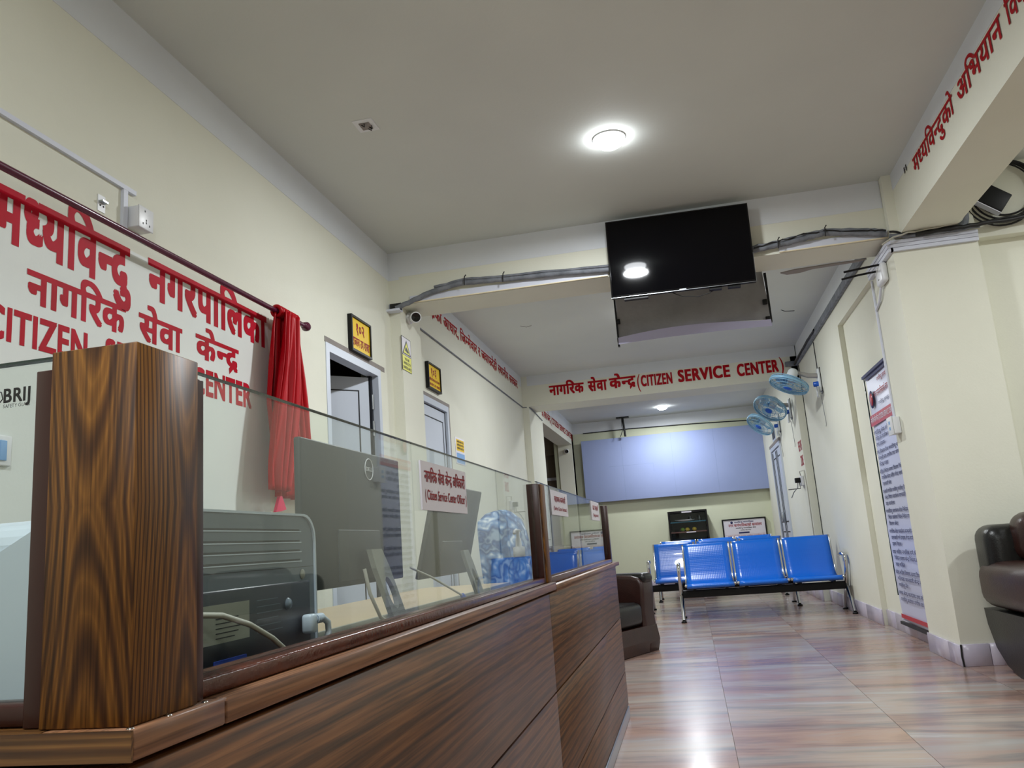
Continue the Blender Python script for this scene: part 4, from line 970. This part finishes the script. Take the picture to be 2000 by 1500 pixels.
for x, lb in ((-0.2, 'teal bowl at the left of the lowest visible shelf in the cabinet'), (0.02, 'teal bowl in the middle of the lowest visible shelf in the cabinet')):
    tag(MB().lathe([(0.0, 0.0), (0.04, 0.0), (0.07, 0.05), (0.075, 0.09), (0.07, 0.09), (0.04, 0.01)], (x, 14.92, 0.52), 16).build('bowl', M['teal']), lb, 'bowl', 'bowls in the display cabinet')
def framed(x0, x1, z0, z1, label, kind):
    t = thing('framed_notice', label, 'notice board', ((x0+x1)/2, 15.16, z0), 0, 'black framed notices on the far wall')
    y = 15.15; w = 0.022
    MB().box(x0, x1, y, YE-0.002, z0, z0+w).box(x0, x1, y, YE-0.002, z1-w, z1).box(x0, x0+w, y, YE-0.002, z0+w, z1-w).box(x1-w, x1, y, YE-0.002, z0+w, z1-w).build('frame', M['black'], t)
    bx('sheet', M['sign_white'], t, x0+w, x1-w, y+0.01, y+0.02, z0+w, z1-w)
    def tx(s, a, b_, q, h, m='sign_red', dv=True, bold=0.03): text(s, M[m], t, (x0+(x1-x0)*a, y+0.01, z0+(z1-z0)*q), ((x1-x0)*(b_-a), 0, 0), (0, 0, h), bold=bold, deva=dv)
    tx('मध्यविन्दु नगरपालिका', .28, .72, .88, 0.022, 'ink_blue'); tx('नगर कार्यपालिकाको कार्यालय', .14, .9, .78, 0.042)
    tx('मध्यविन्दु नगरपालिका सेवा', .3, .76, .72, 0.018, 'ink'); tx('नागरिक सेवा केन्द्र', .4, .64, .665, 0.015, 'ink')
    MB().lathe([(0, 0.001), (0.022, 0.001), (0.022, 0)], (x0+(x1-x0)*.22, y+0.01, z0+(z1-z0)*.90), 16, (0, -1, 0)).build('emblem', M['ink_blue'], t)
    bx('heading_pill', M['ink_blue'], t, x0+(x1-x0)*.36, x0+(x1-x0)*.6, y+0.008, y+0.0099, z0+(z1-z0)*.59, z0+(z1-z0)*.63)
    for k in range(7):
        tx('नागरिक सेवा केन्द्र कार्यालय मध्यविन्दु नगरपालिका सेवा', .1, .95, .51-.07*k, 0.016, bold=0.0)
        bx('rule', M['banner_red'], t, x0+w+0.02, x1-w-0.02, y+0.009, y+0.0099, z0+(z1-z0)*(.56-.07*k), z0+(z1-z0)*(.56-.07*k)+0.002)
framed(0.555, 1.305, 0.45, 1.085, 'black framed notice with red heading on the far wall right of the cabinet', 0)

# ================================================================= RIGHT WALL FITTINGS
bn = thing('roll_up_banner', 'tall narrow pale banner of printed text hanging beside the right column', 'banner', (1.50, 6.5, 0.1))
BY0, BY1, BZ0, BZ1 = 6.97, 6.125, 0.115, 1.995
vs = []; nv = 40
for j in range(nv+1):
    v = j/nv
    for i in range(9):
        u = i/8
        edge = 0.010*math.sin(23*v)*(1-u)*(v > 0.6)
        vs.append((1.505+0.006*math.sin(7*v+3*u), BY0-0.04*(1-v)+(BY1-BY0+0.04*(1-v))*u+edge, BZ1+(BZ0-BZ1)*v))
MB().add(vs, [(j*9+i, (j+1)*9+i, (j+1)*9+i+1, j*9+i+1) for j in range(nv) for i in range(8)], True).build('sheet', M['banner'], bn, fix=False)
bx('top_bar', M['ink_blue'], bn, 1.490, 1.512, BY1-0.01, BY0+0.03, BZ1, BZ1+0.022)
bx('bottom_bar', M['ink'], bn, 1.490, 1.512, BY1-0.01, BY0+0.02, BZ0-0.03, BZ0-0.008)
BX = 1.497
def bt(s, a, b_, z, h, m='ink_blue', bold=0.01, dv=True): return text(s, M[m], bn, (BX, BY0-(BY0-BY1)*a, z), (0, -(BY0-BY1)*(b_-a), 0), (0, 0, h), bold=bold, deva=dv, res=2, lift=0.001)
bx('top_stripe', M['ink_blue'], bn, BX, BX+0.002, BY1+0.02, BY0-0.06, 1.965, 1.982)
bt('मध्यविन्दु नगरपालिका', .52, .97, 1.90, 0.026, 'sign_red', 0.02)
MB().lathe([(0.0, 0.0015), (0.07, 0.0015), (0.07, 0)], (BX+0.001, 6.80, 1.80), 20, (-1, 0, 0)).build('emblem', M['ink_blue'], bn)
MB().lathe([(0.0, 0.0015), (0.05, 0.0015), (0.05, 0)], (BX-0.0008, 6.80, 1.80), 20, (-1, 0, 0)).build('emblem', M['banner_red'], bn)
bt('नगर कार्यपालिकाको कार्यालय', .32, .97, 1.80, 0.04, 'sign_red', 0.02)
bt('मध्यविन्दु, नवलपुर', .45, .85, 1.73, 0.022)
bx('heading_band', M['banner_red'], bn, BX-0.001, BX+0.001, BY1+0.005, BY0-0.03, 1.60, 1.685)
bt('नागरिक सेवा केन्द्र (CITIZEN SERVICE CENTER)', .06, .96, 1.625, 0.035, 'sign_white', 0.02).location.x -= 0.0015
words = ['नागरिक', 'सेवा', 'केन्द्र', 'नगर', 'कार्यालय', 'काम', 'समय', 'विवरण', 'सहित', 'मध्यविन्दु', 'तथा', 'सम्बन्धी', 'जानकारी', 'दिने', 'गर्ने', 'वडा', 'निवेदन', 'प्रमाण']
z = 1.53; k = 0
while z > 0.24:
    full = k % 3 != 2
    s = ' '.join(random.choice(words) for _ in range(5 if full else 2))
    bt(s, .12 if k % 3 else .08, .97 if full else .45, z, 0.024, 'ink_blue', 0.015)
    z -= 0.047 if k % 3 != 2 else 0.058
    k += 1
bx('red_border', M['banner_red'], bn, BX-0.001, BX+0.002, BY1+0.002, BY0-0.02, 0.135, 0.165)
bx('edge_line', M['glass_edge'], bn, BX+0.001, BX+0.01, BY0+0.002, BY0+0.007, 0.3, 1.99)
# access point with two antennas on the column flank
ap = thing('access_point', 'white wall unit with two black antennas at the top of the right column', 'access point', (1.47, 5.72, 2.43))
MB().rbox(1.425, 1.469, 5.62, 5.80, 2.42, 2.555, r=0.02, seg=4).build('casing', M['plastic_white'], ap)
MB().tube([(1.43, 5.66, 2.545), (1.31, 5.66, 2.535), (1.20, 5.66, 2.525)], 0.0075, 8).build('antenna', M['black'], ap)
MB().tube([(1.43, 5.76, 2.53), (1.31, 5.76, 2.52), (1.20, 5.76, 2.505)], 0.0075, 8).build('antenna', M['black'], ap)
sbox('indicator', M['ink'], ap, 1.424, 1.43, 5.70, 5.73, 2.45, 2.462)
tk = thing('vertical_trunking', 'thin white vertical trunking down the flank of the right column', 'trunking', (1.46, 6.07, 1.55))
bx('run', M['trunk'], tk, 1.458, 1.469, 6.055, 6.08, 1.56, 2.55); MB().tube([(1.45, 5.78, 2.43), (1.455, 5.9, 2.36), (1.46, 6.05, 2.33)], 0.009, 8).build('elbow', M['trunk'], tk)
sx = thing('wall_socket', 'white switch box at mid height on the flank of the right column, beside the banner', 'socket', (1.46, 6.05, 1.45))
MB().rbox(1.42, 1.469, 5.95, 6.08, 1.44, 1.555, r=0.005).build('back_box', M['plastic_white'], sx); MB().rbox(1.413, 1.4195, 5.945, 6.085, 1.435, 1.56, r=0.003).build('face_plate', M['plastic_white'], sx)
for z in (1.47, 1.51): bx('rocker', M['blue_print'], sx, 1.411, 1.413, 6.0, 6.03, z, z+0.02)
# trunk under the white band along the second bay
tk = thing('grey_trunking', 'dusty grey trunking high along the right wall of the second bay', 'trunking', (1.50, 8.3, 2.83))
MB().rbox(1.475, 1.507, 6.13, 10.38, 2.80, 2.87, r=0.006).build('run', M['cable_grey'], tk)
MB().tube(wob([(1.47, 8.7, 2.84), (1.465, 9.3, 2.84), (1.47, 9.9, 2.83), (1.46, 10.3, 2.81)]), 0.012, 6).build('cord', M['cable_black'], tk)
sbox('end_block', M['cable_grey'], tk, 1.36, 1.47, 10.34, 10.39, 2.80, 2.86)
for y, x, zb in ((9.05, 1.504, 2.48), (10.30, 1.504, 0.55)):
    tag(MB().tube([(x, y, 2.79), (x, y, zb)], 0.0045, 5).build('drop_cable', M['gasket']), 'thin dark cable running down the right wall, %s' % ('to the nearest fan' if y < 10 else 'beside the second column'), 'cable')
# plug point in far bay
sx = thing('wall_outlet', 'white outlet with a black adapter and dangling leads below the red lettering', 'socket', (1.43, 10.75, 1.40))
MB().rbox(1.395, 1.429, 10.66, 10.82, 1.36, 1.48, r=0.006).build('face_plate', M['plastic_white'], sx)
sbox('adapter', M['black'], sx, 1.33, 1.394, 10.70, 10.76, 1.40, 1.46)
MB().tube([(1.36, 10.72, 1.40), (1.35, 10.72, 1.34), (1.30, 10.72, 1.29), (1.26, 10.70, 1.22)], 0.006, 6).build('lead', M['cable_grey'], sx)
MB().tube([(1.38, 10.74, 1.40), (1.385, 10.74, 1.33), (1.24, 10.74, 1.325)], 0.006, 6).build('lead', M['cable_black'], sx)
MB().tube([(1.40, 10.68, 1.48), (1.38, 10.6, 1.53), (1.42, 10.48, 1.53), (1.424, 10.44, 1.3), (1.424, 10.46, 0.9), (1.424, 10.45, 0.3)], 0.006, 6).build('lead', M['cable_white'], sx)

# wall fans
def fan(mount, hub, nrm, label, R=0.20):
    t = thing('wall_fan', label, 'fan', mount, 0, 'wall fans on the right wall')
    mo = Vector(mount); h = Vector(hub)-mo; n = Vector(nrm).normalized()
    MB().rbox(-0.03, -0.001, -0.05, 0.05, -0.10, 0.14, r=0.01).build('wall_plate', M['fan_body'], t, local=True)
    bx('backplate', M['black'], t, mo.x-0.006, mo.x, mo.y-0.055, mo.y+0.055, mo.z-0.12, mo.z+0.15)
    MB().rbox(-0.055, -0.028, -0.035, 0.035, -0.16, -0.045, r=0.012).build('switch_housing', M['fan_body'], t, local=True)
    MB().lathe([(0.0, 0.055), (0.026, 0.05), (0.03, 0.0)], (-0.028, 0, -0.02), 20, (-1, 0, 0)).build('speed_knob', M['fan_knob'], t, local=True)
    back = h-n*0.13
    MB().tube([(-0.03, 0, 0.07), (-0.12, 0, 0.08), tuple(back.lerp(Vector((-0.12, 0, 0.08)), 0.35)), tuple(back)], [0.028, 0.026, 0.022, 0.025], 12).build('arm', M['fan_grey'], t, local=True)
    MB().lathe([(0.0, -0.16), (0.035, -0.155), (0.052, -0.13), (0.058, -0.05), (0.05, -0.02), (0.0, -0.02)], h, 24, n).build('motor_housing', M['fan_body'], t, local=True)
    cg = MB()
    for rr, hh in ((R, 0.02), (R*0.985, 0.045), (R*0.985, -0.005), (R*0.72, 0.058), (R*0.42, 0.066), (0.05, 0.068), (R*0.7, -0.02)): cg.torus(h+n*hh, rr, 0.0028 if rr < R*.98 else 0.005, n, 40, 5)
    a = n.orthogonal().normalized(); b2 = n.cross(a)
    for k in range(36):
        d = a*math.cos(2*PI*k/36)+b2*math.sin(2*PI*k/36)
        cg.tube([h+d*0.05+n*0.068, h+d*R*0.6+n*0.062, h+d*R*0.97+n*0.045, h+d*R+n*0.02, h+d*R*0.97-n*0.005, h+d*R*0.6-n*0.022, h+d*0.05-n*0.02], 0.0014, 4, False)
    cg.build('cage', M['fan_wire'], t, local=True)
    MB().lathe([(R*1.0, 0.008), (R*1.03, 0.012), (R*1.03, 0.03), (R*1.0, 0.034)], h, 40, n).build('cage_rim', M['fan_wire'], t, local=True)
    for k in range(3):
        bl = MB(); vs = []
        for i in range(7):
            for j in range(5):
                rr = 0.03+(R*0.85-0.03)*i/6; an = 2*PI*k/3+(-0.25-0.35*math.sin(PI*i/6))+(0.5+0.7*math.sin(PI*i/6))*j/4
                vs.append(h+(a*math.cos(an)+b2*math.sin(an))*rr+n*(0.005+0.03*j/4))
        bl.add(vs, [(i*5+j, i*5+j+1, (i+1)*5+j+1, (i+1)*5+j) for i in range(6) for j in range(4)], True)
        bl.build('blade', M['fan_blue'], t, local=True, fix=False)
    MB().lathe([(0.0, 0.076), (0.03, 0.074), (0.045, 0.07), (0.045, 0.066), (0, 0.066)], h, 20, n).build('centre_badge', M['fan_knob'], t, local=True)
    MB().tube([(-0.02, 0.0, -0.14), (-0.015, -0.01, -0.30), (-0.012, -0.02, -0.45), (-0.012, 0.02, -0.47)], 0.003, 5).build('pull_cord', M['cable_grey'], t, local=True)
fan((1.51, 8.97, 2.34), (1.19, 8.93, 2.36), (-0.42, -0.16, -0.9), 'nearest of the three pale blue wall fans, tilted to face down')
fan((1.43, 10.95, 2.34), (1.17, 10.80, 2.385), (-0.5, -0.45, -0.75), 'middle one of the three pale blue wall fans', 0.21)
fan((1.43, 12.35, 2.34), (1.165, 12.3, 2.37), (-0.6, -0.35, -0.72), 'farthest of the three pale blue wall fans, above the narrow door')

# ================================================================= BENCHES
def perforated():
    m = M['bench_blue']; b = m.node_tree.nodes['Principled BSDF']
    mp = coords(m, (55, 55, 55)); v = N(m, 'ShaderNodeTexVoronoi', Scale=1.0, Randomness=0.0); L(m, mp.outputs[0], v.inputs['Vector'])
    bp_ = N(m, 'ShaderNodeBump', Strength=0.25, Distance=0.004); L(m, v.outputs['Distance'], bp_.inputs['Height']); L(m, bp_.outputs[0], b.inputs['Normal'])
perforated()
def bench(x0, y0, label):
    t = thing('waiting_bench', label, 'bench', (x0, y0, 0), 0, 'blue three-seat waiting benches')
    pitch, sw_ = 0.524, 0.476
    prof = [(0.03, 0.325), (0.0, 0.345), (0.012, 0.362), (0.08, 0.362), (0.20, 0.348), (0.33, 0.338), (0.40, 0.35), (0.44, 0.39), (0.48, 0.47), (0.54, 0.62), (0.58, 0.735), (0.60, 0.76), (0.62, 0.755), (0.625, 0.735)]
    for k in range(3):
        a = 0.03+pitch*k; b = MB(); th = 0.004
        vs = []
        for (y, z) in prof:
            for i in range(9): vs.append((a+sw_*i/8, y, z))
        n = 9
        fs = [(j*n+i, (j+1)*n+i, (j+1)*n+i+1, j*n+i+1) for j in range(len(prof)-1) for i in range(n-1)]
        b.add(vs, fs, True)
        o = b.build('seat_shell', M['bench_blue'], t, local=True, fix=False); md = o.modifiers.new('s', 'SOLIDIFY'); md.thickness = 0.005
        for xx in (a-0.008, a+sw_+0.008):
            MB().tube([(xx, y, z) for y, z in prof[2:12]], 0.0105, 8).build('side_tube', M['chrome'], t, local=True)
            MB().lathe([(0.0, 0.0), (0.015, 0.002), (0.015, 0.02), (0.0, 0.024)], (xx, 0.02, 0.355), 10, (0, -1, 0)).build('end_cap', M['chrome'], t, local=True)
        for q in (a+0.06, a+sw_-0.09): MB().box(q, q+0.03, 0.08, 0.34, 0.30, 0.338).build('seat_bracket', M['black'], t, local=True)
    Wt = 0.03+pitch*3
    MB().rbox(-0.02, Wt, 0.15, 0.21, 0.225, 0.30, r=0.006).build('beam', M['black'], t, local=True)
    for xx in (-0.035, Wt+0.004):
        MB().tube([(xx, -0.07, 0.02), (xx, 0.02, 0.12), (xx, 0.13, 0.235), (xx, 0.20, 0.25)], [0.017, 0.018, 0.022, 0.02], 10).build('leg', M['chrome'], t, local=True)
        MB().tube([(xx, 0.44, 0.02), (xx, 0.36, 0.11), (xx, 0.25, 0.225), (xx, 0.18, 0.25)], [0.017, 0.018, 0.022, 0.02], 10).build('leg', M['chrome'], t, local=True)
        MB().tube([(xx, 0.20, 0.25), (xx, 0.13, 0.33), (xx, 0.07, 0.42), (xx, 0.03, 0.50), (xx, 0.04, 0.545), (xx, 0.10, 0.565), (xx, 0.24, 0.57), (xx, 0.36, 0.56)], [0.022, 0.02, 0.019, 0.019, 0.02, 0.022, 0.022, 0.018], 10).build('armrest', M['chrome'], t, local=True)
        for yy in (-0.08, 0.45): MB().lathe([(0.0, 0.0), (0.028, 0.0), (0.028, 0.012), (0.014, 0.02), (0.0, 0.022)], (xx, yy, 0.0), 14).build('foot', M['black'], t, local=True)
    return t
bench(-0.13, 8.85, 'front blue three-seat waiting bench with chrome arms, nearest the camera')
b_ = bench(-0.50, 10.05, 'second blue waiting bench, its left seat showing beside the front bench'); b_.scale.z = 1.02
b_ = bench(-0.46, 11.7, 'rear blue waiting bench, only its top edge showing behind the second'); b_.scale.z = 1.04

# ================================================================= SOFAS
sf = thing('armchair', 'dark brown leather armchair with black seat past the far end of the counter', 'armchair', (-0.337, 6.86, 0), math.radians(-25.2))
def sfp(nm, m, *a, r=0.03, seg=4, p=None): return MB().rbox(*a, r=r, seg=seg).build(nm, M[m], p or sf, local=True)
MB().prism([(-0.86, 0.005), (0.0, 0.005), (0.02, 0.09), (0.0, 0.20), (-0.86, 0.22)], -0.80, -0.02, 'y').build('base', M['leather'], sf, local=True)
sfp('seat_cushion', 'leather_dark', -0.70, 0.0, -0.775, -0.205, 0.205, 0.385, r=0.05)
def armp(y0, y1):
    n = 14; pr_ = []
    b = MB()
    P = [(-0.86, 0.0), (0.0, 0.0), (0.018, 0.06), (0.0, 0.16), (-0.012, 0.30), (0.0, 0.44), (0.0, 0.52), (-0.03, 0.565), (-0.10, 0.585), (-0.86, 0.62)]
    bm = bmesh.new()
    v0 = [bm.verts.new((x, y0, z)) for x, z in P]; v1 = [bm.verts.new((x, y1, z)) for x, z in P]
    bm.faces.new(v0); bm.faces.new(v1[::-1])
    for i in range(len(P)): bm.faces.new((v0[i], v1[i], v1[(i+1) % len(P)], v0[(i+1) % len(P)]))
    bmesh.ops.recalc_face_normals(bm, faces=bm.faces[:])
    es = [e for e in bm.edges if len(e.link_faces) == 2 and any(len(f.verts) > 6 for f in e.link_faces)]
    bmesh.ops.bevel(bm, geom=es, offset=0.03, segments=4, profile=0.5, affect='EDGES')
    b.frombm(bm, True); return b
a1 = armp(-0.195, 0.0).build('arm', M['leather'], sf, local=True)
a2 = armp(-0.985, -0.785).build('arm', M['leather'], sf, local=True)
for y in (-0.0975,):
    MB().rbox(-0.60, 0.012, y-0.075, y+0.085, 0.52, 0.60, r=0.035, seg=4).build('arm_pad', M['leather_dark'], a1, local=True)
sfp('backrest', 'leather', -0.90, -0.66, -0.98, 0.0, 0.22, 0.86, r=0.07)
s2 = thing('sofa', 'large dark brown leather recliner sofa at the right edge, against the right column', 'sofa', (2.1, 4.95, 0))
def s2p(nm, m, *a, r=0.05, seg=5): return MB().rbox(*a, r=r, seg=seg).build(nm, M[m], s2)
bm_ = MB().prism([(5.40, 0.33), (5.38, 0.24), (5.30, 0.12), (5.17, 0.04), (5.0, 0.0), (4.35, 0.0), (4.33, 0.33)], 1.615, 2.95, 'x')
bm_.build('base', M['leather_dark'], s2)
s2p('arm', 'leather', 1.585, 1.83, 4.42, 5.36, 0.34, 0.60, r=0.085)
s2p('arm', 'leather', 2.73, 2.97, 4.42, 5.36, 0.34, 0.60, r=0.085)
MB().lathe([(0.0, 0.014), (0.06, 0.012), (0.095, 0.0)], (1.707, 4.425, 0.47), 24, (0, -1, 0)).build('arm_facing', M['leather_dark'], s2)
s2p('backrest', 'leather_dark', 1.61, 2.94, 5.12, 5.40, 0.40, 0.80, r=0.08)
s2p('headrest', 'leather', 1.74, 2.28, 4.95, 5.22, 0.58, 0.86, r=0.09)
s2p('headrest', 'leather', 2.30, 2.84, 4.95, 5.22, 0.58, 0.86, r=0.09)
s2p('seat_cushion', 'leather_dark', 1.84, 2.72, 4.38, 5.05, 0.331, 0.47, r=0.05)

for k in ('red', 'red_pink', 'sign_red'): M[k].node_tree.nodes['Principled BSDF'].inputs['Specular IOR Level'].default_value = 0.15
for k, v in list(_gc.items()):
    if k[0] == 'f' and len(k) == 3 and isinstance(v[1], bpy.types.Object):
        c = v[0]; bpy.data.objects.remove(v[1]); bpy.data.curves.remove(c)
